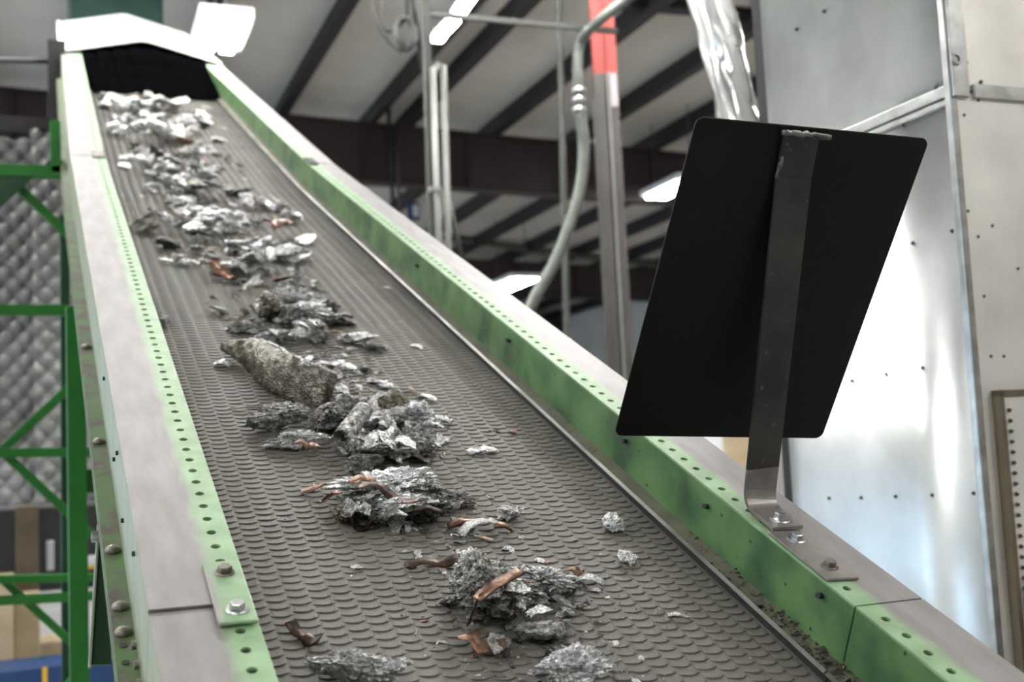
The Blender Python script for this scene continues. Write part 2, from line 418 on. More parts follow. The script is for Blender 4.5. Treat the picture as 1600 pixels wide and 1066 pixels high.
# purlins: pieces of the roof, found where they meet the first rafter
def purlin_x(px, py): return at_h(px, py, Y1).x
px_list = [purlin_x(441, 175), purlin_x(581, 182), purlin_x(637, 184), purlin_x(772, 198), purlin_x(905, 214), purlin_x(1020, 230)]
step = (px_list[-1] - px_list[0]) / 4.3
xs = list(px_list)
xs += [px_list[-1] + step * k for k in range(1, 6)] + [px_list[0] - step * k for k in range(1, 8)]
for x in xs:
    if not XL_ < x < XR_: continue
    w = .10 if abs(x - px_list[1]) < 1e-6 else .15
    b = MB()
    b.abox(x - .012, x + .012, YB_ + .1, YF_ - .1, rz(x) + .0, rz(x) + .26, hall)
    b.abox(x - w / 2, x + w / 2, YB_ + .1, YF_ - .1, rz(x) - .012, rz(x) + .012, hall)
    o = b.build('purlin', M['dark_steel'], ceiling)

# rafters of the frames
for k, Y in enumerate((Y1 - 10, Y1, Y1 + 10, Y1 + 20)):
    xa, xb_ = XL_ + .1, XR_ - .1
    dep0, dep1 = .98, .62 + .10
    b = MB()
    for off, hw, t0, t1 in ((0, .012, 0, 1), (0, .13, 0, .02), (0, .13, .98, 1)):
        vs = []
        for x in (xa, xb_):
            dep = .95 + (.80 - .95) * (x - xa) / (xb_ - xa)
            zt = rz(x) - .02
            for yy in (-hw, hw):
                for t in (t0, t1):
                    vs.append(b.vert(hall(x, Y + yy, zt - dep * t)))
        a = vs
        for q in ((0,2,3,1),(4,5,7,6),(0,1,5,4),(2,6,7,3),(0,4,6,2),(1,3,7,5)): b.f.append(tuple(a[i] for i in q))
    r = b.build('roof_rafter', M['maroon'])
    tag(r, ['deep maroon rafter over the near hall', 'deep maroon rafter behind the hanging conduits', 'second maroon rafter farther down the hall', 'farthest maroon rafter near the end wall'][k], 'rafter', kind='structure')
    for x in [px_list[0] - .4 + j * 1.55 for j in range(-4, 7)]:
        if not XL_ + .5 < x < XR_ - .5: continue
        bb = MB(); bb.abox(x - .01, x + .01, Y - .12, Y + .12, rz(x) - .82, rz(x) - .04, hall); bb.build('stiffener', M['maroon'], r)
# grey eave pipe along the second frame
b = MB(); b.ring_tube([at(600, 358, 24.5), at(860, 394, 24.5), at(1120, 424, 24.5)], .085, 12)
tag(b.build('roof_pipe', M['dull_pipe'], smooth=True), 'long grey pipe crossing under the second rafter', 'pipe')
b = MB(); b.bar(at(975, 4, 11.0), at(1200, 20, 11.0), .12, .2)
tag(b.build('cross_beam', M['dark_steel']), 'dark cross beam beside the top of the foil duct', 'beam')

# ------------------------------------------------------------------ lamps
def high_bay(p, L, Wd, label, n=2, drop=.5, rot=0.0, group=None):
    t = empty('high_bay_light', hall(p.x, p.y, p.z))
    tag(t, label, 'light', group)
    h = MB(); h.abox(p.x - Wd/2 - .04, p.x + Wd/2 + .04, p.y - L/2 - .04, p.y + L/2 + .04, p.z + .03, p.z + .12, hall)
    h.build('housing', M['lamp_body'], t)
    for k in range(n):
        w = Wd / n
        x0 = p.x - Wd/2 + k * w + w * .16; x1 = x0 + w * .68
        q = MB(); q.abox(x0, x1, p.y - L/2, p.y + L/2, p.z - .01, p.z + .028, hall); q.build('lamp_panel', M['lamp'], t, bevel=.012)
    for yy in (-L/2, L/2):
        q = MB(); q.ring_tube([hall(p.x, p.y + yy, p.z + .12), hall(p.x, p.y + yy, max(p.z + .2, rz(p.x) + .27))], .008, 6); q.build('hanger', M['cable'], t)
    return t
p = at_h(346, 60, 8.6)
high_bay(p, .62, .30, 'bright twin panel high bay light right of the conveyor hood')
# strip light along a purlin
def strip(px0, px1, z, label):
    t = empty('strip_light', (px0 + px1) / 2); tag(t, label, 'light', 'strip light tubes along the purlin')
    q = MB(); q.bar(px0, px1, .11, .03); q.build('lamp_tube', M['lamp'], t)
    q = MB(); q.bar(px0 + Vector((0, 0, .05)), px1 + Vector((0, 0, .05)), .16, .05); q.build('housing', M['lamp_body'], t)
def at_roof(px, py, drop):
    v = hall_of(ray(px, py)); t = (RZ - drop - CAM.z) / (v.z - RK * v.x); return hall(*(v * t + CAM))
strip(at_roof(752, -28, .35), at_roof(716, 24, .35), 0, 'upper strip light tube above the dark conduit rail')
strip(at_roof(711, 32, .35), at_roof(694, 50, .35), 0, 'lower strip light tube below the dark conduit rail')
strip(at_roof(690, 55, .35), at_roof(683, 64, .35), 0, 'short end tube of the strip light')
for (x, y, Y, L, Wd, lab) in ((800, 446, 22.0, 1.6, .62, 'wide far high bay light left of the hanging hose'),
                              (1052, 298, 15.0, 1.1, .42, 'far high bay light half behind the black plate'),
                              (937, 538, 34.0, 1.2, .42, 'small distant high bay light left of the grey column')):
    high_bay(at_h(x, y, Y), L, Wd, lab)
# unseen lamps: right row read from the rail shadow, others added for brightness
spots = [(3.5, 2.6), (3.5, 4.6), (3.2, 6.6), (-2.2, -2.4), (-3.4, 2.6), (-1.6, 7.2), (1.0, 6.9), (3.4, 5.6), (4.2, -2.2), (6.8, -3.2), (8.0, 1.0), (8.0, 7.0), (10.0, 11.0), (-2.6, 12.0), (-3.2, 19.0), (-4.0, 28.0), (-5.5, 3.0), (-5.5, 9.0), (-.6, 7.2), (12.5, 19.0), (-2.2, 22.5), (-2.6, 25.5), (-1.6, 16.5)]
for (x, y) in spots:
    high_bay(Vector((x, y, rz(x) - .55)), 1.2, .55, 'unseen high bay light set outside the picture to light the hall', group='unseen lamps outside the picture')

# ================================================================== SHEET METAL ENCLOSURE on the right
XE = 2.0
cn = at_x(1502, 300, XE); YN = cn.y
YFAR = at_x(1163, 120, XE).y
enc = empty('sheet_metal_enclosure', hall(XE + 1.0, (YN + YFAR) / 2, 0))
tag(enc, 'tall galvanised sheet metal enclosure behind the black plate', 'enclosure')
seam_z = (at_x(1490, 140, XE).z + at_x(1340, 205, XE).z) / 2
R = .16
def side_panel(name, z0, z1, out):
    b = MB(); N = 10
    prof = [(XE - out, YN), (XE - out, YN + (YFAR - R - YN) * .33), (XE - out, YN + (YFAR - R - YN) * .66)]
    for k in range(N + 1):
        a = k / N * math.pi / 2
        prof.append((XE - out + R * (1 - math.cos(a)), YFAR - R + R * math.sin(a)))
    prof.append((XE + 2.0, YFAR))
    inner = [(x + .004, y - .0) for x, y in prof]
    i0 = [[b.vert(hall(x, y, z)) for z in (z0, z1)] for x, y in prof]
    for a, c in zip(i0, i0[1:]): b.quad(a[0], a[1], c[1], c[0])
    o = b.build(name, M['sheet'], enc, smooth=True)
    m = o.modifiers.new('thick', 'SOLIDIFY'); m.thickness = .004
    return o
up_p = side_panel('upper_side_panel', seam_z - .02, 5.1, 0.0)
lo_p = side_panel('lower_side_panel', 0.02, seam_z + .01, 0.004)
fz = at_h(1550, 145, YN).z
def front_panel(name, x0, x1, z0, z1, proud=0.0):
    b = MB(); b.abox(x0, x1, YN - .004 - proud, YN - proud, z0, z1, hall)
    return b.build(name, M['sheet_b'], enc)
front_panel('upper_front_panel', XE, XE + 2.0, fz, 5.1)
front_panel('lower_front_panel', XE, XE + 2.0, 0.02, fz - .008, .003)
b = MB(); b.abox(XE + .03, XE + 1.97, YN + .02, YFAR - .02, 0, 5.05, hall); b.build('core', M['dark'], enc)
# seams: rolled edges standing proud
def seam(pts, w, d, side, name='seam'):
    b = MB(); b.bar(pts[0], pts[1], w, d, side); return b.build(name, M['seam'], enc, bevel=.003)
seam((hall(XE - .008, YN + .0, 0.02), hall(XE - .008, YN, 5.1)), .022, .02, Vector((1, 0, 0)), 'corner_seam')
seam((hall(XE + .012, YN - .012, seam_z - .02), hall(XE + .012, YN - .012, 5.1)), .05, .012, Vector((1, 0, 0)), 'corner_strip')
seam((hall(XE - .008, YN, seam_z), hall(XE - .008, YFAR - R, seam_z)), .012, .030, Vector((1, 0, 0)), 'side_seam')
seam((hall(XE - .006, YN, seam_z - .026), hall(XE - .006, YFAR - R, seam_z - .026)), .008, .016, Vector((1, 0, 0)), 'side_seam')
seam((hall(XE + .05, YN - .01, fz - .004), hall(XE + 2.0, YN - .01, fz - .004)), .035, .014, Vector((0, 0, 1)), 'front_seam')
# access door on the front face
dl, dt = at_h(1552, 620, YN).x, at_h(1560, 620, YN).z
b = MB(); b.abox(dl, dl + .8, YN - .030, YN - .006, .35, dt, hall)
door = b.build('access_door', M['sheet_b'], enc, bevel=.004)
b = MB(); b.abox(dl - .012, dl + .0, YN - .034, YN - .004, .35, dt + .012, hall); b.build('hinge_strip', M['brown'], enc)
b = MB(); b.abox(dl - .012, dl + .8, YN - .034, YN - .004, dt, dt + .014, hall); b.build('top_strip', M['brown'], enc)
b = MB(); b.abox(dl + .03, dl + .8, YN - .12, YN - .03, .35, at_h(1590, 905, YN).z, hall); b.build('dark_box', M['dark'], enc)
# screws
scr = bpy.data.meshes.new('screw'); bm = bmesh.new()
bmesh.ops.create_cone(bm, cap_ends=True, segments=8, radius1=.0055, radius2=.0035, depth=.006)
bm.to_mesh(scr); bm.free(); scr.materials.append(M['dull_pipe'])
def screw(P, axis, parent, mesh=scr, name='screw'):
    o = bpy.data.objects.new(name, mesh); COL.objects.link(o); o.parent = parent
    o.location = P - ploc(parent); o.rotation_euler = Vector((0, 0, 1)).rotation_difference(axis).to_euler()
    return o
A_ = hall(-1, 0, 0); B_ = hall(0, -1, 0)
for x, y in ((1287,18),(1244,46),(1353,194),(1406,167),(1462,138),(1411,196),(1473,165),(1487,361),(1426,380),(1508,374),(1517,465),(1524,560),
             (1384,585),(1441,575),(1331,595),(1532,653),(1295,779),(1345,778),(1399,776),(1456,774),(1521,771),(1540,750),(1547,850),(1557,935),(1556,953),(1480,105),(1484,108),(1493,182)):
    q = at_x(x, y, XE - .006)
    if q.y < YN + .004: q.y = YN + .006
    screw(hall(*q), A_, enc)
for x, y in ((1510,98),(1533,128),(1528,157),(1506,180),(1550,353),(1528,370),(1537,463),(1548,557),(1568,557),(1565,625),(1512,330),(1590,420)):
    q = at_h(x, y, YN - .006); screw(hall(*q), B_, enc)
for k in range(20):
    y = 642 + k * 16.5; q = at_h(1557 + k * 1.25, y, YN - .036); q.x = dl + .012; screw(hall(*q), B_, enc)
ring = MB()
c = hall(*at_h(1494, 92, YN - .02))
ring.ring_tube([c + Vector((math.cos(a) * .012, 0, math.sin(a) * .012)) for a in [k * math.pi / 6 for k in range(13)]], .004, 6, cap=False)
ring.build('lifting_eye', M['seam'], enc, smooth=True)

# foil wrapped duct
def foil_duct():
    p0, p1 = at(1040, -300, 3.7), at(1180, 300, 3.45)
    t = tag(empty('foil_duct', p1), 'crinkled silver foil wrapped duct rising above the black plate', 'duct')
    b = MB(); n, m = 40, 96; a = (p1 - p0).normalized(); u = a.orthogonal().normalized(); w = a.cross(u)
    rows = []
    for i in range(m + 1):
        f = i / m; c = p0.lerp(p1, f); row = []
        for k in range(n):
            th = 2 * math.pi * k / n
            sp = 1.5 * abs(math.sin(1.5 * th + f * 18 + 1.5 * noise.noise(Vector((f * 5, th, 0))))) + noise.noise(Vector((math.cos(th) * 1.6, math.sin(th) * 1.6, f * 10))) * 1.3 - .8
            rad = .076 + .006 * sp + .006 * math.sin(f * 5)
            row.append(b.vert(c + (u * math.cos(th) + w * math.sin(th)) * rad))
        rows.append(row)
    for r0, r1 in zip(rows, rows[1:]):
        for k in range(n): b.quad(r0[k], r0[(k+1) % n], r1[(k+1) % n], r1[k])
    b.build('foil_wrap', M['foil_duct'], t, smooth=True)
    b = MB(); b.ring_tube([p0, p1], .062, 16); b.build('pipe', M['dull_pipe'], t)
    # elbow that carries the duct into the enclosure wall, behind the plate
    b = MB(); q = hall(XE + .06, hall_of(p1).y, p1.z - .25)
    b.ring_tube([p1 - a * .03, p1 + a * .10, (p1 + a * .2).lerp(q, .3), (p1 + a * .2).lerp(q, .65), q], .07, 14); b.build('elbow', M['conduit'], t, smooth=True)
foil_duct()

# ================================================================== COLUMN, HOSE, CONDUITS
def column():
    Y = 7.6
    base = at(990, 700, Y); top = at(921, -80, Y)
    cx0 = at(955, 300, Y)
    x, y = cx0.x, cx0.y
    t = tag(empty('steel_column', (x, y, 0)), 'grey steel column with red painted top behind the conveyor', 'column')
    ax = RIGHT.copy(); ax.z = 0; ax.normalize(); ay = Vector((-ax.y, ax.x, 0))
    zr = at(955, 119, Y).z
    def piece(u0, u1, v0, v1, z0, z1, nm, m):
        b = MB(); c = Vector((x, y, 0)) + ax * (u0 + u1) / 2 + ay * (v0 + v1) / 2 + Vector((0, 0, (z0 + z1) / 2))
        b.box(c, ax * (u1 - u0) / 2, ay * (v1 - v0) / 2, Vector((0, 0, (z1 - z0) / 2))); return b.build(nm, m, t)
    rtop = rz(x) - .1
    for z0, z1, m, nm in ((0, zr, M['grey_paint'], 'shaft'), (zr, rtop, M['red'], 'painted_top')):
        b = MB()
        for u0, u1, v0, v1 in ((-.088, -.012, -.06, -.02), (.012, .088, -.06, -.02), (-.086, .086, -.03, .06)):
            c = Vector((x, y, (z0 + z1) / 2)) + ax * (u0 + u1) / 2 + ay * (v0 + v1) / 2
            b.box(c, ax * (u1 - u0) / 2, ay * (v1 - v0) / 2, Vector((0, 0, (z1 - z0) / 2)))
        b.build(nm, m, t)
    piece(.030, .082, -.068, -.061, at(965, 172, Y).z, at(965, 121, Y).z, 'column_label', M['label'])
    piece(-.11, -.095, -.09, -.075, 0, at(930, 160, Y).z, 'cable_channel', M['dull_pipe'])
    b = MB(); cc = Vector((x, y, 0)) + ax * .015 - ay * .075
    b.ring_tube([cc, cc + Vector((0, 0, zr))], .010, 8); b.build('conduit', M['pale_pipe'], t)
column()

def tube_thing(name, label, cat, pts, rad, m, n=10, group=None):
    b = MB(); b.ring_tube(pts, rad, n); return tag(b.build(name, m, smooth=True), label, cat, group)
def smooth_path(pts, n=8):
    out = []
    P = [pts[0] * 2 - pts[1]] + pts + [pts[-1] * 2 - pts[-2]]
    for i in range(1, len(P) - 2):
        for k in range(n):
            t = k / n
            out.append(.5 * ((2 * P[i]) + (P[i+1] - P[i-1]) * t + (2*P[i-1] - 5*P[i] + 4*P[i+1] - P[i+2]) * t*t + (3*P[i] - P[i-1] - 3*P[i+1] + P[i+2]) * t**3))
    out.append(pts[-1]); return out
Yh = 7.0
hose = tag(empty('hanging_hose', at(905, 170, Yh)), 'thick grey hose bending down beside the red topped column', 'hose')
up_pts = smooth_path([at(1015, -30, Yh - .3), at(975, 2, Yh - .2), at(925, 42, Yh - .1), at(906, 70, Yh), at(902, 110, Yh), at(904, 150, Yh)])
b = MB(); b.ring_tube(up_pts, .036, 12); b.build('rigid_conduit', M['conduit'], hose, smooth=True)
dn = smooth_path([at(906, 175, Yh), at(912, 230, Yh), at(907, 290, Yh), at(890, 350, Yh), at(866, 410, Yh), at(836, 465, Yh), at(806, 540, Yh), at(790, 640, Yh), at(786, 760, Yh), at(790, 1000, Yh)])
b = MB(); b.ring_tube(dn, .040, 14); b.build('flexible_hose', M['conduit'], hose, smooth=True)
for y in (142, 156, 172):
    p = at(904.5, y, Yh); b = MB(); b.ring_tube([p + Vector((0, 0, .014)), p - Vector((0, 0, .014))], .050, 14); b.build('collar', M['zinc'], hose, smooth=True)

# dark conduit rail in front of the column and what hangs from it
b = MB(); b.bar(at(672, 22, 7.0), at(964, 49, 7.0), .034, .034, Vector((0, 0, 1)))
tag(b.build('conduit_rail', M['dull_pipe']), 'dark horizontal conduit rail reaching the red topped column', 'rail')
VP = ((664, -20, 676, 380, .030, 'dull_pipe', 'leftmost dull conduit of the hanging bundle', 7.2),
      (676, 105, 686, 380, .022, 'pale_pipe', 'pale middle conduit of the hanging bundle', 7.15),
      (693, 100, 701, 400, .022, 'pale_pipe', 'pale conduit standing right of the hanging bundle', 7.25),
      (873, -20, 886, 530, .026, 'dull_pipe', 'lone dull conduit left of the thick grey hose', 8.2),
      (607, 165, 614, 330, .030, 'dark_steel', 'left dark rod in front of the maroon rafter', 15.82),
      (619, 190, 624, 330, .026, 'dull_pipe', 'right thin rod in front of the maroon rafter', 15.82),
      (640, -10, 664, 120, .020, 'dull_pipe', 'slanting cable left of the hanging bundle', 7.3),
      (698.5, 300, 722, 410, .018, 'dull_pipe', 'slanted thin rod below the hanging bundle', 7.25))
for x0, y0, x1, y1, r, m, lab, Y in VP:
    pts = [at(x0, y0, Y), at(x1, y1, Y)]
    if x0 == 693: pts = [at(676, 116, 7.15), at(684, 101, Y), at(693, 103, Y), at(701, 400, Y)]
    if Y < 9 and x0 not in (640, 698.5):          # run on down to the floor and up to the roof
        dn_ = (pts[-1] - pts[-2]).normalized(); pts.append(pts[-1] + dn_ * ((pts[-1].z - .02) / -dn_.z))
    if y0 < 0:
        pts.insert(0, pts[0] + Vector((0, 0, rz(pts[0].x) + .2 - pts[0].z)))
    tube_thing('hanging_conduit', lab, 'conduit', pts, r, M[m])
b = MB(); b.box(at(680, 296, 7.1), Vector((.045, 0, 0)), Vector((0, .02, 0)), Vector((0, 0, .014)))
tag(b.build('conduit_clamp', M['pale_pipe']), 'pale clamp holding the hanging conduit bundle', 'clamp')
b = MB(); p = at(646, 330, 20.0); b.abox(p.x - .10, p.x + .10, p.y - .05, p.y + .05, p.z - .16, p.z + .16)
cc_ = b.build('wall_box', M['blue']); tag(cc_, 'small blue framed box seen far behind the rail', 'box')
b = MB(); b.abox(p.x - .03, p.x + .07, p.y - .07, p.y - .05, p.z - .11, p.z + .10); b.build('front_face', M['white'], cc_)
# cable loops
coil = tag(empty('cable_coil', at(632, 55, 7.0)), 'dark coiled cable hung on the conduit bundle', 'cable')
for k, (rx, rzz, dx) in enumerate(((.052, .10, 0), (.066, .115, .012), (.04, .09, .03), (.075, .10, .02))):
    c = at(632 + dx * 100, 52, 7.0 + .01 * k)
    pts = [c + Vector((math.cos(a) * rx, .01 * math.sin(3 * a), math.sin(a) * rzz)) for a in [j * math.pi / 10 for j in range(21)]]
    b = MB(); b.ring_tube(pts, .010, 6, cap=False); b.build('cable_loop', M['cable'], coil, smooth=True)
tube_thing('drooping_cable', 'left drooping cable running down to the coil', 'cable', smooth_path([at(560, -90, 7.1), at(575, -20, 7.1), at(588, 30, 7.1), at(606, 62, 7.1), at(628, 82, 7.1)]), .011, M['dull_pipe'], 8)
tube_thing('drooping_cable', 'right drooping cable looping back up to the coil', 'cable', smooth_path([at(606, -90, 7.1), at(598, -20, 7.1), at(594, 20, 7.1), at(600, 44, 7.1), at(612, 48, 7.1), at(628, 30, 7.1)]), .010, M['dull_pipe'], 8)
tube_thing('drooping_cable', 'upright cable above the coil', 'cable', [at(631, -90, 7.05), at(637, 30, 7.05)], .011, M['cable'], 8)

# ================================================================== LEFT BACKGROUND
def pbar(px0, py0, px1, py1, Y, w, d, m, name, parent):
    b = MB(); p0, p1 = at(px0, py0, Y), at(px1, py1, Y)
    b.bar(p0, p1, w, d, Vector((0, 1, 0))); return b.build(name, m, parent, bevel=.003)
# quilted acoustic blankets: puffed diamonds
def quilt(Y, x0, x1, z0, z1, label, cell=.115):
    b = MB(); nx, nz = int((x1 - x0) / .0192), int((z1 - z0) / .0192); g = []
    for j in range(nz + 1):
        row = []
        for i in range(nx + 1):
            x = x0 + (x1 - x0) * i / nx; z = z0 + (z1 - z0) * j / nz
            u, v = (x + z * .9) / cell, (x - z * .9) / cell
            puff = abs(math.sin(u * math.pi)) ** .8 * abs(math.sin(v * math.pi)) ** .8
            row.append(b.vert((x, Y - .05 * puff + .012 * noise.noise(Vector((x * 3, z * 3, 0))), z)))
        g.append(row)
    for r0, r1 in zip(g, g[1:]):
        for i in range(nx): b.quad(r0[i], r0[i+1], r1[i+1], r1[i])
    o = b.build('acoustic_blanket', M['quilt'], smooth=True)
    m = o.modifiers.new('thick', 'SOLIDIFY'); m.thickness = .02; m.offset = 1
    return tag(o, label, 'blanket', 'quilted acoustic blankets')
YQ = 7.3
zt, zb, zm = at(60, 206, YQ).z, at(60, 788, YQ).z, at(60, 486, YQ).z
xq = at(58, 480, YQ).x
quilt(YQ, xq - .02, xq + 1.3, zb, zt, 'silver quilted acoustic blanket between the green post and conveyor')
quilt(YQ + .06, xq - 1.5, xq - .0, zb, zt - .05, 'silver quilted acoustic blanket at the left picture edge')
b = MB(); b.abox(xq - 1.6, xq + .42, YQ - .06, YQ + .02, zt + .0, zt + .07)
tag(b.build('curtain_rail', M['dark_steel']), 'dark rail above the quilted blankets', 'rail')
b = MB(); b.abox(xq + .07, xq + .17, YQ - .12, YQ - .02, at(78, 195, YQ).z, at(78, 72, YQ).z)
tag(b.build('dark_post', M['dark']), 'short dark post beside the top of the conveyor', 'post')
b = MB(); b.ring_tube([at(-60, 92, YQ), at(80, 96, YQ)], .018, 8)
tag(b.build('thin_pipe', M['cable'], smooth=True), 'thin dark pipe left of the hood', 'pipe')

tw = tag(empty('support_tower', at(60, 1066, 4.9)), 'green braced steel support tower left of the conveyor', 'support')
YT = 4.9
for a in ((-40, 266, 107, 270, .048), (-40, 485, 108, 485, .042), (-40, 708, 152, 707, .036), (-40, 906, 160, 902, .030), (-40, 941, 185, 929, .034)):
    pbar(a[0], a[1], a[2], a[3], YT, .05, a[4], M['green'], 'cross_bar', tw)
for a in ((-20, 246, 112, 372, .034), (0, 707, 112, 602, .034), (0, 702, 165, 856, .034), (4, 906, 118, 1010, .030), (190, 990, 96, 1080, .03)):
    pbar(a[0], a[1], a[2], a[3], YT + .04, .03, a[4], M['green'], 'brace', tw)
pbar(101, 338, 104, 1120, YT + .12, .05, .036, M['dark_green'], 'rear_post', tw)
pbar(86, 190, 88, 272, YT, .05, .04, M['green'], 'corner_post', tw)
b = MB()
g = [at(-10, 262, YT - .02), at(66, 264, YT - .02), at(-10, 335, YT - .02)]
for yy in (0, .012):
    for q in g: b.vert(q + Vector((0, yy, 0)))
b.f += [(0, 1, 2), (5, 4, 3), (0, 3, 4, 1), (1, 4, 5, 2), (2, 5, 3, 0)]
b.build('gusset', M['dark_green'], tw)
b = MB()
g = [at(66, 262, YT - .01), at(92, 262, YT - .01), at(92, 236, YT - .01)]
for yy in (0, .012):
    for q in g: b.vert(q + Vector((0, yy, 0)))
b.f += [(0, 1, 2), (5, 4, 3), (0, 3, 4, 1), (1, 4, 5, 2), (2, 5, 3, 0)]
b.build('gusset', M['dark_green'], tw)
# front post
YP = 4.0
fp = at(121, 800, YP)
post = MB(); zt2 = at(117, 480, YP).z
post.abox(fp.x - .029, fp.x + .029, YP - .03, YP + .03, 0, zt2)
post_o = tag(post.build('support_post', M['green'], bevel=.004), 'bright green square post standing nearest the conveyor', 'post')
pbar(126, 752, 190, 752, YP + .02, .04, .075, M['green'], 'mounting_arm', post_o)
# strut under the rail
Ys = 2.55
b = MB(); p0, p1 = at(170, 818, Ys), at(157, 1040, Ys - .1)
b.bar(p0, p1, .010, .038, Vector((0, 1, 0)))
st = tag(b.build('angle_strut', M['dark_green'], bevel=.002), 'dark green flat strut bolted under the left conveyor rail', 'strut')
b = MB(); b.bar(p0 - Vector((.02, 0, 0)), p1 - Vector((.02, 0, 0)), .03, .004, Vector((0, 1, 0))); b.build('strut_flange', M['web_outer'], st)
b = MB(); q = at(156, 838, Ys - .02); b.ring_tube([q, q - Vector((.016, 0, 0))], .012, 6); b.build('bolt_head', M['zinc'], st)

# machine and stores beneath the blankets
YS = 7.5
def blk(x0, y0, x1, y1, Y, dep, m, name, label, cat):
    a, c = at(x0, y1, Y), at(x1, y0, Y)
    b = MB(); b.abox(min(a.x, c.x), max(a.x, c.x), Y, Y + dep, min(a.z, c.z), max(a.z, c.z))
    return tag(b.build(name, m, bevel=.006), label, cat)
b = MB(); zb0 = at(60, 925, 8.4).z
b.abox(at(-80, 900, 8.4).x, at(260, 900, 8.4).x, 8.4, 9.4, zb0, zb - .05)
tag(b.build('machine_body', M['dark'], bevel=.01), 'dark machine body under the quilted blankets', 'machine')
blk(26, 790, 60, 1048, 7.9, .14, M['brown'], 'timber_post', 'brown timber post below the left blanket', 'post')
blk(-40, 905, 20, 1130, 7.4, .5, M['tan'], 'cardboard_box', 'pale cardboard box at the lower left edge', 'box')
blk(24, 925, 62, 1130, 7.6, .12, M['tan'], 'timber_block', 'pale timber block leaning below the brown post', 'timber')
blk(-40, 1000, 120, 1042, 8.0, .4, M['tan'], 'pallet_board', 'pale board lying above the blue base', 'board')
blk(112, 884, 154, 892, 7.7, .05, M['yellow'], 'yellow_bar', 'short yellow bar seen behind the green tower', 'bar')
blk(136, 868, 155, 884, 8.2, .05, M['white'], 'white_board', 'small white panel behind the strut', 'panel')
blk(73, 845, 84, 892, 8.0, .05, M['white'], 'white_sheet', 'narrow white sheet beside the brown post', 'sheet')
def crate(x0, x1, ytop, Y, dep, m, name, label, cat):
    a, c = at(x0, ytop, Y), at(x1, ytop, Y)
    b = MB(); b.abox(min(a.x, c.x), max(a.x, c.x), Y, Y + dep, 0, a.z)
    return tag(b.build(name, m, bevel=.01), label, cat)
crate(1085, 1128, 672, 9.0, .3, M['white'], 'cabinet', 'pale cabinet far behind the gap under the black plate', 'cabinet')
crate(1134, 1176, 684, 9.4, .4, M['tan'], 'wooden_crate', 'tan crate far behind the gap under the black plate', 'crate')
crate(1040, 1082, 660, 11.0, .4, M['dull_pipe'], 'grey_cabinet', 'dull grey cabinet far behind the right rail', 'cabinet')
a, c = at(-80, 1040, 6.9), at(205, 1040, 6.9)
b = MB(); b.abox(a.x, c.x, 6.9, 7.3, 0.0, at(60, 1043, 6.9).z)
bb = tag(b.build('blue_base', M['blue'], bevel=.01), 'dark blue machine base at the bottom left corner', 'base')
q = at(70, 1055, 6.89); b = MB(); b.abox(q.x - .012, q.x + .012, 6.892, 6.9, q.z - .2, at(70, 1043, 6.89).z); b.build('yellow_stripe', M['yellow'], bb)

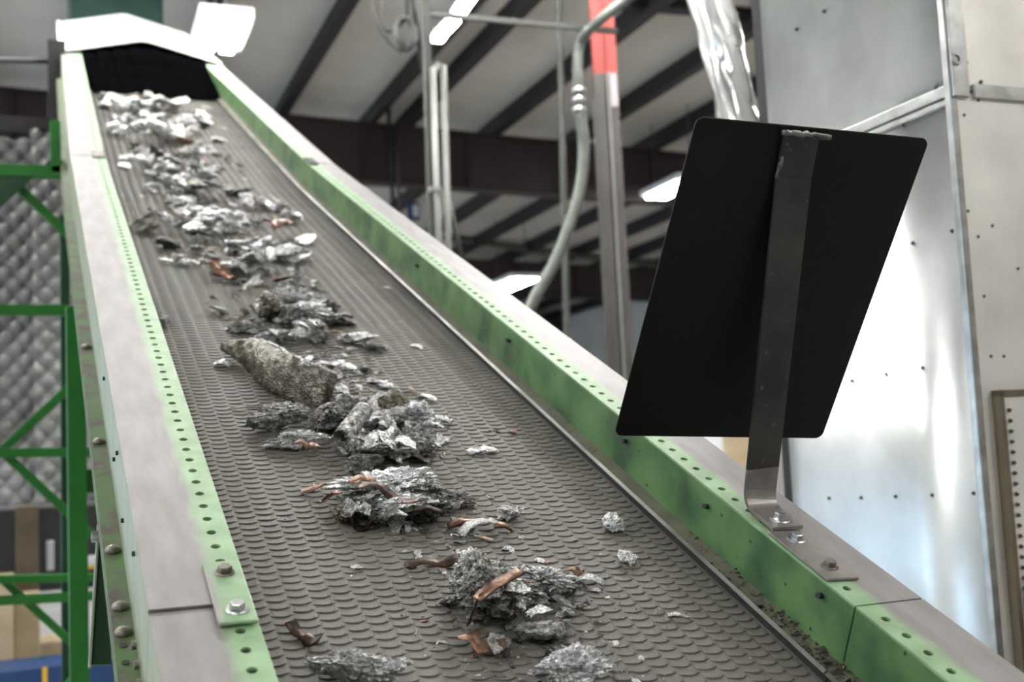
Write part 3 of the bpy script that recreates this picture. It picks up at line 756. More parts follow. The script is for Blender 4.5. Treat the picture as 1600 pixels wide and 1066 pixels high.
# ================================================================== THE CONVEYOR
conv = tag(empty('belt_conveyor', Vector((XC, 2.0, 0))), 'long inclined belt conveyor with green side rails', 'conveyor')
PITCH_H = 0.040
def flange(sign, s0, s1, x_in, x_out, parent, holes=True, skip=(), phase=0.0, hx=.394, lift=0.0, th=.004):
    """top flange of a rail with a row of punched holes, built cell by cell"""
    b = MB(); NS = 14
    cells = []
    k0 = math.ceil((s0 - phase) / PITCH_H - .5); k1 = math.floor((s1 - phase) / PITCH_H + .5)
    edges = [s0] + [phase + (k + .5) * PITCH_H for k in range(k0, k1 + 1) if s0 + .012 < phase + (k + .5) * PITCH_H < s1 - .012] + [s1]
    x_mid = .413
    def V(x, s, h): return b.vert(cv(sign * x, s, h + lift), (x, s))
    for a, c in zip(edges, edges[1:]):
        mid = (a + c) / 2; kk = phase + round((mid - phase) / PITCH_H) * PITCH_H
        full = abs((c - a) - PITCH_H) < .004 and holes and not any(abs(kk - q) < .012 for q in skip)
        # outer strip
        o = [V(x_mid, a, 0), V(x_out, a, 0), V(x_out, c, 0), V(x_mid, c, 0)]
        b.f.append(tuple(o) if sign > 0 else tuple(reversed(o)))
        if not full:
            o = [V(x_in, a, 0), V(x_mid, a, 0), V(x_mid, c, 0), V(x_in, c, 0)]
            b.f.append(tuple(o) if sign > 0 else tuple(reversed(o)))
            continue
        circ_t, circ_b, rect = [], [], []
        for j in range(NS):
            an = 2 * math.pi * (j + .5) / NS
            ca, sa = math.cos(an), math.sin(an)
            circ_t.append(V(hx + .0062 * ca, kk + .0062 * sa, 0)); circ_b.append(V(hx + .0062 * ca, kk + .0062 * sa, -th))
            ex = (x_mid - hx) if ca > 0 else (hx - x_in); ey = (c - kk) if sa > 0 else (kk - a)
            m = min(ex / max(abs(ca), 1e-6), ey / max(abs(sa), 1e-6))
            rect.append(V(hx + ca * m, kk + sa * m, 0))
        cor = {}
        for j in range(NS):
            j2 = (j + 1) % NS
            q = (circ_t[j], rect[j], rect[j2], circ_t[j2])
            b.f.append(q if sign > 0 else tuple(reversed(q)))
            q = (circ_b[j], circ_t[j], circ_t[j2], circ_b[j2])
            b.f.append(q if sign > 0 else tuple(reversed(q)))
        for (cx, cs) in ((x_in, a), (x_mid, a), (x_mid, c), (x_in, c)):
            ang = math.atan2(cs - kk, cx - hx) % (2 * math.pi)
            j = int(math.floor(ang / (2 * math.pi / NS) - .5)) % NS
            q = (rect[j], V(cx, cs, 0), rect[(j + 1) % NS])
            b.f.append(q if sign > 0 else tuple(reversed(q)))
    # edge thickness
    for x in (x_in, x_out):
        for a, c in zip(edges, edges[1:]):
            o = [V(x, a, 0), V(x, c, 0), V(x, c, -th), V(x, a, -th)]; b.f.append(tuple(o))
    for s in (s0, s1):
        o = [V(x_in, s, 0), V(x_out, s, 0), V(x_out, s, -th), V(x_in, s, -th)]; b.f.append(tuple(o))
    return b.build('top_flange', M['flange'], parent)

def ribbon(sign, s0, s1, prof, mat, name, parent, th=None, step=.5):
    """sheet swept along the conveyor with the cross section prof [(x, h), ...]"""
    b = MB(); n = max(1, int((s1 - s0) / step)); st = [s0 + (s1 - s0) * i / n for i in range(n + 1)]
    if s0 < SK < s1: st = sorted(st + [SK])
    rows = [[b.vert(cv(sign * x, s, h), (x, s)) for x, h in prof] for s in st]
    for r0, r1 in zip(rows, rows[1:]):
        for i in range(len(prof) - 1):
            q = (r0[i], r0[i+1], r1[i+1], r1[i]); b.f.append(q)
    o = b.build(name, mat, parent)
    if th:
        m = o.modifiers.new('thick', 'SOLIDIFY'); m.thickness = th; m.offset = 0
    return o

XI, XO = .375, .484
LB = (1.588, 1.499)
left_segs = ((S0, 1.521, -.003), (1.524, SK - .05, 0.0), (SK - .047, S1, .001))
right_segs = ((S0, 1.369, 0.0), (1.372, SK + .03, 0.0), (SK + .033, S1, .001))
for sign, segs, ph in ((-1, left_segs, 1.4252), (1, right_segs, 1.4144)):
    xo = .489 if sign < 0 else .482
    for s0, s1, lf in segs:
        rail = ribbon(sign, s0, s1, [(XI, -.002 + lf), (XI, -.09)], M['web'], 'side_rail', conv, th=.004)
        flange(sign, s0, s1, XI - .002, xo, rail, phase=ph, hx=.396 if sign < 0 else .3925, lift=lf,
               skip=(1.588, 1.499, 1.545) if sign < 0 else (1.600, 1.547, 1.470, 1.574, 1.51))
        ribbon(sign, s0, s1, [(xo - .001, -.001 + lf), (xo - .001, -.135)], M['web_outer'], 'outer_web', rail, th=.003)
        ribbon(sign, s0, s1, [(xo, -.134), (xo + .026, -.134), (xo + .026, -.17)], M['dirty_green'], 'lower_lip', rail, th=.003)
        ribbon(sign, s0, s1, [(XI + .004, -.088), (.352, -.099)], M['ledge'], 'dirt_ledge', rail, th=.003)
        ribbon(sign, s0, s1, [(.3535, -.0985), (.3495, -.0945), (.3455, -.0975)], M['bright_edge'], 'skirt_edge', rail, th=.0035)
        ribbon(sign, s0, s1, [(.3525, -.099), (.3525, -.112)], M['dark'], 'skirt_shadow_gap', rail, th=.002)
# underside pan and cross members so the conveyor is closed from other sides
ribbon(1, S0, S1, [(-.47, -.168), (.47, -.168)], M['dark_green'], 'underside_pan', conv, th=.004)

# bolts -------------------------------------------------------------
def hex_mesh(name, r, hgt, mat, n=6):
    me = bpy.data.meshes.new(name); bm = bmesh.new()
    bmesh.ops.create_cone(bm, cap_ends=True, segments=n, radius1=r, radius2=r * .97, depth=hgt)
    bmesh.ops.translate(bm, verts=bm.verts, vec=(0, 0, hgt / 2))
    bmesh.ops.bevel(bm, geom=[e for e in bm.edges if all(v.co.z > hgt * .9 for v in e.verts)], offset=r * .1, segments=1, affect='EDGES')
    bm.to_mesh(me); bm.free(); me.materials.append(mat); return me
hexm = hex_mesh('bolt', .0088, .0075, M['zinc']); washm = hex_mesh('washer', .0135, .0024, M['zinc'], 24)
hexd = hex_mesh('bolt', .0088, .0070, M['dirty_zinc']); washd = hex_mesh('washer', .0125, .0022, M['dirty_zinc'], 24)
dome = bpy.data.meshes.new('dome_bolt'); bm = bmesh.new(); bmesh.ops.create_uvsphere(bm, u_segments=14, v_segments=8, radius=.0115)
bmesh.ops.scale(bm, verts=bm.verts, vec=(1, 1, .6)); bm.to_mesh(dome); bm.free(); dome.materials.append(M['dirty_zinc'])
for p_ in dome.polygons: p_.use_smooth = True
def bolt(x, s, h, clean=True, rot=.3, parent=conv):
    w = bpy.data.objects.new('washer', washm if clean else washd); hb = bpy.data.objects.new('bolt', hexm if clean else hexd)
    COL.objects.link(w); COL.objects.link(hb)
    hb.parent = parent; w.parent = hb
    hb.location = cv(x, s, h + .0022) - ploc(parent); hb.rotation_euler = Euler((TH, 0, 0)).to_matrix().to_euler()
    hb.rotation_euler = (Euler((TH, 0, 0)).to_matrix() @ Euler((0, 0, rot)).to_matrix()).to_euler()
    w.location = (0, 0, -.0022)
    return hb
# left splice tab
def slab(name, x0, x1, s0, s1, h0, h1, mat, parent, bevel=.002, skew=0.0):
    b = MB(); vs = []
    for h in (h0, h1):
        for x, s in ((x0, s0), (x1, s0 + skew), (x1, s1 + skew), (x0, s1)): vs.append(b.vert(cv(x, s, h), (abs(x), s)))
    for q in ((0,3,2,1),(4,5,6,7),(0,1,5,4),(1,2,6,5),(2,3,7,6),(3,0,4,7)): b.f.append(tuple(vs[i] for i in q))
    return b.build(name, mat, parent, bevel=bevel)
slab('splice_tab', -.419, -.374, 1.472, 1.618, .0004, .0046, M['flange'], conv)
bolt(-.396, 1.588, .0046, False); bolt(-.3945, 1.499, .0046, True, .1)
# right splice plate
slab('splice_plate', .3745, .424, 1.434, 1.578, .0004, .0050, M['barfoot'], conv, skew=-.004)
bolt(.402, 1.547, .005, True, .5); bolt(.4005, 1.466, .005, False, .2)
# flange splice at the kink
slab('splice_tab', -.415, -.374, SK - .10, SK + .04, .001, .006, M['dirty_zinc'], conv)
slab('splice_tab', .374, .41, SK - .02, SK + .10, .002, .008, M['dark'], conv)
# dome bolts and nuts along the left lower lip and outer web
for s in (1.46, 1.70, 1.765, 1.93, 2.35, 2.9):
    o = bpy.data.objects.new('dome_bolt', dome); COL.objects.link(o); o.parent = conv
    o.location = cv(-.503, s, -.131) - ploc(conv); o.rotation_euler = (TH, 0, 0)
for s in (1.60, 1.645, 1.56, 1.53, 1.505):
    b = MB(); p = cv(-.4915, s, -.118); b.ring_tube([p, p - Vector((.006, 0, 0))], .006, 8); b.build('web_bolt', M['dirty_zinc'], conv)
for s in (1.50, 1.54, 1.58, 1.63, 1.67):
    b = MB(); p = cv(-.505, s, -.1325); b.ring_tube([p, p + N1 * .0012], .005, 10); b.build('lip_hole', M['dark'], conv)
for s, h in ((1.70, -.02), (2.03, -.02), (2.4, -.03), (2.1, -.06), (1.9, -.07)):
    b = MB(); p = cv(-.4905, s, h); b.ring_tube([p, p - Vector((.004, 0, 0))], .0035, 6); b.build('web_stud', M['dark'], conv)
# studs poking out of the right web
for s, h in ((1.735, -.030), (2.02, -.035), (1.437, -.022), (2.6, -.03), (3.3, -.035)):
    b = MB(); p = cv(.3735, s, h); b.ring_tube([p, p - Vector((.010, .004, -.002))], .0042, 8); b.build('web_stud', M['dark'], conv)

# hood --------------------------------------------------------------
def hood():
    sf, sb = 7.95, 9.9
    ap = .105
    b = MB()
    prof = [(-.49, .004), (-.02, ap), (.02, ap), (.485, .004)]
    rows = [[b.vert(cv(x, s, h)) for x, h in prof] for s in (sf, sb)]
    for i in range(3): b.f.append((rows[0][i], rows[0][i+1], rows[1][i+1], rows[1][i]))
    h = b.build('hood', M['hood'], conv); m = h.modifiers.new('t', 'SOLIDIFY'); m.thickness = .006; m.offset = 1
    # folded front edge
    b = MB(); b.bar(cv(-.40, sf + 1.0, .055), cv(-.03, sf + 1.05, ap + .02), .25, .02, D2); b.build('raised_cap', M['hood'], h)
    b = MB()
    c0 = cv(-.46, sf + .9, .02); 
    b.bar(cv(-.49, sf + .02, .010), cv(-.49, sb, .010), .03, .02); b.build('edge_fold', M['hood'], h)
    # back closing plate and curtain strips
    b = MB()
    vs = [b.vert(cv(x, s, hh)) for s in (sb - .01, sb) for x, hh in ((-.48, -.16), (.48, -.16), (.48, .0), (0, ap - .004), (-.48, .0))]
    b.f += [(0, 1, 2, 3, 4), (9, 8, 7, 6, 5)] + [(i, (i + 1) % 5, (i + 1) % 5 + 5, i + 5) for i in range(5)]
    b.build('end_plate', M['dark'], conv)
    xs = [-.373 + i * .0935 for i in range(9)]
    for i in range(8):
        b = MB(); x0, x1 = xs[i], xs[i+1] + .004
        top = ap * (1 - abs((x0 + x1) / 2) / .49) - .006
        off = .004 * (i % 2)
        n = 5; R_ = []
        for j in range(n + 1):
            f = j / n; hh = top + (-.098 - top) * f
            s = sf + .10 + off - .90 * f - .08 * f * f
            R_.append([b.vert(cv(x0, s, hh)), b.vert(cv(x1, s, hh)), b.vert(cv(x1, s + .004, hh)), b.vert(cv(x0, s + .004, hh))])
        for r0, r1 in zip(R_, R_[1:]):
            for k in range(4): b.quad(r0[k], r0[(k+1) % 4], r1[(k+1) % 4], r1[k])
        b.f += [tuple(R_[0]), tuple(reversed(R_[-1]))]
        b.build('curtain_strip', M['rubber'], conv)
hood()
# teal hopper wall behind the hood
b = MB(); a, c = at(110, 40, 10.2), at(256, 40, 10.2)
b.abox(a.x, c.x, 10.2, 11.0, a.z - .6, a.z + .62)
tag(b.build('hopper', M['teal'], bevel=.01), 'teal green hopper behind the conveyor hood', 'hopper')

# belt --------------------------------------------------------------
belt = ribbon(1, S0, S1 - .1, [(-.35, BELT - .004), (.35, BELT - .004)], M['belt'], 'belt', conv, th=.006)
def scale_shape():
    """one crescent scale: flat tongue that ends downhill in a raised arc; local x, s, h"""
    v, f = [], []
    n = 6; hw = .0152; sag = .0062
    arc = []
    for i in range(n + 1):
        x = -hw + 2 * hw * i / n
        arc.append((x, -sag * (1 - (x / hw) ** 2)))
    top = []; low = []; back = []
    for x, s in arc:
        e = 1 - (x / hw) ** 2
        top.append(len(v)); v.append((x, s, .0003 + .0019 * (e ** .5)))
    for x, s in arc:
        low.append(len(v)); v.append((x, s - .0010, -.0015))
    for x, s in arc:
        back.append(len(v)); v.append((x * 1.0, s + .0215, -.0002))
    for i in range(n):
        f.append((low[i], low[i+1], top[i+1], top[i])); f.append((top[i], top[i+1], back[i+1], back[i]))
    return v, f
SV, SF = scale_shape()
smesh = bpy.data.meshes.new('belt_scale'); smesh.from_pydata(SV, [], SF); smesh.update(); smesh.materials.append(M['belt'])
CX0 = -.1244
cols = [CX0 + .0302 * k for k in range(-7, 16) if abs(CX0 + .0302 * k) < .337]
near, rest = [], []
cands = []
for ci, x in enumerate(cols):
    kcol = round((x - CX0) / .0302)
    off = 1.6079 + (.0075 if kcol % 2 else 0.0)
    k0 = int((S0 + .1 - off) / .02)
    k1 = int((S1 - .3 - off) / .02)
    for k in range(k0, k1): cands.append((x, off + k * .02))
def in_view(x, s):
    P = cv(x, s, BELT) - CAM; z = P.dot(FWD)
    if z < .2: return False
    px, py = 800 + FPX * P.dot(RIGHT) / z, 533 - FPX * P.dot(UP) / z
    return 330 < px < 1330 and 700 < py < 1056 and x > -.33
vis = sorted([c for c in cands if in_view(*c)], key=lambda c: c[1])[:290]
vs_ = set(vis)
for x, s in vis:
    o = bpy.data.objects.new('belt_scale', smesh); COL.objects.link(o); o.parent = belt
    o.location = cv(x, s, BELT) - ploc(belt); o.rotation_euler = (TH, 0, 0)
b = MB()
for c in cands:
    if c in vs_: continue
    x0, s0 = c; i = len(b.v)
    for vx, vsx, vh in SV: b.v.append(cv(x0 + vx, s0 + vsx, BELT + vh))
    for q in SF: b.f.append(tuple(i + k for k in q))
b.build('belt_scales', M['belt'], belt, kind='stuff')

# ================================================================== BLACK PLATE ON ITS BAR
def plate():
    pts = [CAM + Vector(p) for p in ((.805, 1.288, .424), (1.158, 1.253, .405), (1.164, 1.553, -.005), (.811, 1.588, .014))]
    e1 = (pts[1] - pts[0]); e2 = (pts[3] - pts[0]); nn = e1.cross(e2).normalized()   # away from the camera
    base = cv(.409, 1.62, 0)
    t = tag(empty('deflector_sign', base), 'black steel plate on a bent flat bar bolted to the right rail', 'plate')
    W, H = e1.length, e2.length; a, d_ = e1.normalized(), e2.normalized()
    # rounded rectangle
    r = .012; out = []
    for cx, cy, a0 in ((W - r, r, -90), (W - r, H - r, 0), (r, H - r, 90), (r, r, 180)):
        for k in range(6):
            an = math.radians(a0 + 18 * k); out.append((cx + r * math.cos(an), cy + r * math.sin(an)))
    b = MB(); n = len(out)
    f0 = [b.vert(pts[0] + a * x + d_ * y) for x, y in out]; f1 = [b.vert(pts[0] + a * x + d_ * y + nn * .004) for x, y in out]
    b.f.append(tuple(reversed(f0))); b.f.append(tuple(f1))
    for k in range(n): b.quad(f0[k], f0[(k+1) % n], f1[(k+1) % n], f1[k])
    b.build('plate', M['black'], t, bevel=.0012)
    def on_plate(px, py, off):
        v = ray(px, py); tt = (pts[0] - nn * off - CAM).dot(nn) / v.dot(nn); return CAM + v * tt
    q1, q2 = on_plate(1239, 282, .006), on_plate(1252, 211, .006)
    # centre line of the bar
    x0 = .410
    f_a, f_b = cv(x0 - .001, 1.578, .007), cv(x0 - .001, 1.632, .007)
    rb = .028; path = [f_a, f_b]
    up_ = N1
    bend_c = f_b + up_ * rb
    for k in range(1, 9):
        an = math.radians(90 * k / 8); path.append(bend_c + D1 * (rb * math.sin(an)) - up_ * (rb * math.cos(an)))
    up_end = path[-1]
    mid_pts = [up_end.lerp(q1, k) for k in (.07, .2, .4, .6, .8)]
    path += mid_pts + [q1.lerp(up_end, .06), q1, q1.lerp(q2, .12), q1.lerp(q2, .5), q2]
    hw, th = .0265, .0031
    def bar_piece(pp, m, nm):
        b = MB(); rows = []
        for i, p in enumerate(pp):
            dd = (pp[min(i + 1, len(pp) - 1)] - pp[max(i - 1, 0)]).normalized()
            f = path.index(p) / (len(path) - 1)
            side = Vector((1, 0, 0)).lerp(a, min(1, max(0, (f - .2) / .5))); side = (side - dd * side.dot(dd)).normalized(); nor = side.cross(dd)
            rows.append([b.vert(p + side * sx * hw + nor * sy * th) for sx, sy in ((-1, -1), (1, -1), (1, 1), (-1, 1))])
        for r0, r1 in zip(rows, rows[1:]):
            for k in range(4): b.quad(r0[k], r0[(k+1) % 4], r1[(k+1) % 4], r1[k])
        b.f += [tuple(reversed(rows[0])), tuple(rows[-1])]
        return b.build(nm, m, t, bevel=.0009)
    cut = 10
    bar_piece(path[:cut + 1], M['barfoot'], 'bar_foot'); bar_piece(path[cut:], M['bar'], 'bar')
    # weld beads
    for (p, q, r_) in ((on_plate(1222, 206, .006), on_plate(1298, 214, .006), .0045), (on_plate(1231, 212, .005), on_plate(1213, 278, .008), .0030)):
        b = MB(); pp = [p.lerp(q, k / 12) + Vector((rng.uniform(-.001, .001), 0, rng.uniform(-.0015, .0015))) for k in range(13)]
        b.ring_tube(pp, [r_ * rng.uniform(.7, 1.25) for _ in pp], 8); b.build('weld_bead', M['weld'], t, smooth=True)
    bo = bolt(.409, 1.600, .0105, True, .15, t); bo.scale = (1.12, 1.12, 1.25)
plate()

# ================================================================== SCRAP
def nvec(seed): 
    r = random.Random(seed); return Vector((r.uniform(-50, 50), r.uniform(-50, 50), r.uniform(-50, 50)))
def chunk_mesh(name, seed, sub=3, crumple=.34, flat=.55, jag=.16, smooth=False):
    bm = bmesh.new(); bmesh.ops.create_icosphere(bm, subdivisions=sub, radius=1.0)
    o = nvec(seed); r = random.Random(seed)
    cuts = [(Vector((r.uniform(-1, 1), r.uniform(-1, 1), r.uniform(-.6, 1))).normalized(), r.uniform(.45, .8)) for _ in range(7)]
    for v in bm.verts:
        p = v.co.copy()
        for n_, d_ in cuts:
            e = p.dot(n_) - d_
            if e > 0: p -= n_ * e * .85
        k = 1 + crumple * (1.2 * noise.noise(p * 1.3 + o) + .9 * (abs(noise.noise(p * 2.9 + o)) - .2)) + jag * noise.noise(p * 6 + o) + jag * 1.1 * (abs(noise.noise(p * 11 + o)) - .2) + jag * .8 * noise.noise(p * 19 + o)
        v.co = Vector((p.x * k, p.y * k, p.z * k * flat))
    me = bpy.data.meshes.new(name); bm.to_mesh(me); bm.free()
    if smooth:
        for p in me.polygons: p.use_smooth = True
    return me
def flake_mesh(name, seed, n=4):
    r = random.Random(seed); o = nvec(seed); v, f = [], []
    ex = [[(r.uniform(-.16, .16), r.uniform(-.16, .16)) for _ in range(n + 1)] for _ in range(n + 1)]
    cu, cw = r.uniform(-.5, .5), r.uniform(-.4, .4)
    for j in range(n + 1):
        for i in range(n + 1):
            x, y = -1 + 2 * i / n + ex[j][i][0], -1 + 2 * j / n + ex[j][i][1]
            wd = .35 + .5 * (1 - abs(x)) + .2 * noise.noise(Vector((x, 0, 0)) + o)
            y *= wd
            z = .22 + cu * .5 * (x * x - .3) + cw * .5 * y * x + .22 * noise.noise(Vector((x * 1.7, y * 1.7, 0)) + o) + .1 * noise.noise(Vector((x * 5, y * 5, 0)) + o)
            v.append((x, y, z))
    for j in range(n):
        for i in range(n):
            a = j * (n + 1) + i; f.append((a, a + 1, a + n + 2, a + n + 1))
    k = len(v); v += [(x, y, z - .05) for x, y, z in v]; f += [tuple(q + k for q in reversed(p)) for p in f]
    rim = list(range(n + 1)) + [j * (n + 1) + n for j in range(1, n + 1)] + [n * (n + 1) + i for i in range(n - 1, -1, -1)] + [j * (n + 1) for j in range(n - 1, 0, -1)]
    for a, c in zip(rim, rim[1:] + rim[:1]): f.append((c, a, a + k, c + k))
    me = bpy.data.meshes.new(name); me.from_pydata(v, [], f); me.update(); return me
def ribbon_mesh(name, pts, width, th=.0012, twist=0.0, taper=1.0, seed=0, nw=3, ruff=.0):
    """bent metal strip; pts in local (x, s, h) metres"""
    pts = smooth_path([Vector(p) for p in pts], 5); v, f = [], []; o = nvec(seed); prev = None
    for i, p in enumerate(pts):
        dd = (pts[min(i+1, len(pts)-1)] - pts[max(i-1, 0)]).normalized(); t = i / (len(pts) - 1)
        side = Vector((0, 0, 1)).cross(dd)
        if side.length < .2: side = prev if prev else Vector((0, 1, 0))
        side.normalize(); prev = side
        side = Matrix.Rotation(twist * t + .25 * noise.noise(o + Vector((t * 3, 0, 0))), 3, dd) @ side
        nor = dd.cross(side); w = width * (1 + (taper - 1) * t) * (1 + .25 * noise.noise(o + Vector((t * 6, 3, 0))))
        for z in (-th/2, th/2):
            for k in range(nw):
                q = (k / (nw - 1) - .5)
                v.append(p + side * q * w + nor * (z + ruff * noise.noise(o + Vector((t * 9, q * 4, 1)))))
    m = 2 * nw
    for i in range(len(pts) - 1):
        a, c = i * m, (i + 1) * m
        for k in range(nw - 1):
            f.append((a + k + 1, a + k, c + k, c + k + 1)); f.append((a + nw + k, a + nw + k + 1, c + nw + k + 1, c + nw + k))
        f.append((a, a + nw, c + nw, c)); f.append((a + 2*nw - 1, a + nw - 1, c + nw - 1, c + 2*nw - 1))
    e = (len(pts) - 1) * m
    f.append(tuple(range(nw)) + tuple(reversed(range(nw, 2 * nw)))); f.append(tuple(reversed([e + k for k in range(nw)])) + tuple(e + nw + k for k in range(nw)))
    me = bpy.data.meshes.new(name); me.from_pydata(v, [], f); me.update(); 
    for p in me.polygons: p.use_smooth = True
    return me

def put(name, me, mat, x, s, rot=0.0, tilt=(0, 0), scale=(1, 1, 1), lift=0.0, label=None, cat='scrap', group=None, sink=.0015, share=False):
    """lay a scrap mesh on the belt at (x, s)"""
    if not share:
        me.materials.append(mat)
        for v in me.vertices: v.co = Vector((v.co.x * scale[0], v.co.y * scale[1], v.co.z * scale[2]))
        me.update(); scale = (1, 1, 1)
    else:
        scale = tuple(q / .02 for q in scale)
    o = bpy.data.objects.new(name, me); COL.objects.link(o)
    th = TH if s <= SK else TH2
    Rl = Euler((tilt[0], tilt[1], 0)).to_matrix() ; Rl = Euler((0, 0, rot)).to_matrix() @ Rl
    S = Matrix.Diagonal(Vector(scale)); 
    lo = min((Rl @ (S @ v.co)).z for v in me.vertices)
    Rw = Euler((th, 0, 0)).to_matrix() @ Rl
    o.rotation_euler = Rw.to_euler(); o.scale = scale
    o.location = cv(x, s, BELT + .0016 - lo - sink + lift)
    return tag(o, label, cat, group)
def px_put(name, me, mat, px, py, wpx, rot=0., tilt=(0, 0), aspect=(1, .6, .5), lift=0.0, label=None, cat='scrap', group=None, share=False):
    """pixel centre and pixel half width give the place and the size on the belt"""
    x, s, t = belt_at(px, py, BELT + .012 + lift)
    k = wpx * t / FPX
    return put(name, me, mat, x, s, rot, tilt, (k * aspect[0], k * aspect[1], k * aspect[2]), lift, label, cat, group, share=share)

def C(seed, sub=4, **kw): return chunk_mesh('scrap_chunk', seed, sub, **kw)
def F(seed, n=5): return flake_mesh('foil_flake', seed, n)
# --- the big bent slab
def big_slab():
    x0, s0, t0 = belt_at(348, 556); x1, s1, t1 = belt_at(392, 572); x2, s2, t2 = belt_at(440, 612); x3, s3, t3 = belt_at(512, 640)
    ctr = [(x0, s0, .022), (x1, s1, .028), (x2, s2, .032), (x3, s3, .030)]
    ctr = smooth_path([Vector(c) for c in ctr], 14)
    b = MB(); rows = []; o = nvec(5)
    for i, c in enumerate(ctr):
        f = i / (len(ctr) - 1); hh = .009 + .038 * math.sin(min(1, .02 + f * 1.0) * math.pi * .62); tk = .0075 + .003 * f
        dd = (ctr[min(i+1, len(ctr)-1)] - ctr[max(i-1, 0)]).normalized(); side = Vector((0, 0, 1)).cross(dd).normalized()
        if side.y < 0: side = -side
        lean = .75 - .35 * f
        upv = Vector((0, 0, 1)) * math.cos(lean) + side * math.sin(lean); thv = side * math.cos(lean) - Vector((0, 0, 1)) * math.sin(lean)
        row = []
        for k in range(28):
            an = 2 * math.pi * k / 28; ca, sa = math.cos(an), math.sin(an)
            ca = math.copysign(abs(ca) ** .55, ca); sa = math.copysign(abs(sa) ** .75, sa)
            g = 1 + .10 * noise.noise(o + Vector((f * 9, ca * 2, sa * 2))) + .05 * noise.noise(o + Vector((f * 30, an * 3, 2)))
            bulge = .010 * (1 - sa * sa) * math.sin(f * math.pi)
            ridge = .0024 * math.sin(f * 44 + sa * 2.6 + 3 * noise.noise(o + Vector((f * 4, sa, 0)))) + .0035 * noise.noise(o + Vector((f * 34, sa * 5, 1)))
            q = c + (thv * (ca * tk - bulge - (ridge if ca < 0 else 0)) + upv * (sa * hh)) * g; q.z = max(q.z, .001)
            row.append(b.vert(cv(q.x, q.y, BELT + .001 + q.z)))
        rows.append(row)
    for r0, r1 in zip(rows, rows[1:]):
        for k in range(28): b.quad(r0[k], r0[(k+1) % 28], r1[(k+1) % 28], r1[k])
    torn = [Vector(b.v[rw[7]]) for rw in rows]
    b.f += [tuple(reversed(rows[0])), tuple(rows[-1])]
    o = tag(b.build('metal_slab', M['big_slab'], smooth=True), 'largest scrap piece, long dull bent metal slab left of the middle heap', 'scrap')
    # torn bright upper edge
    b = MB(); pts = torn[10:]
    b.ring_tube(pts, [.0035 + .003 * abs(noise.noise(Vector((i * .7, 0, 0)))) for i in range(len(pts))], 6); b.build('torn_edge', M['foil'], o)
big_slab()

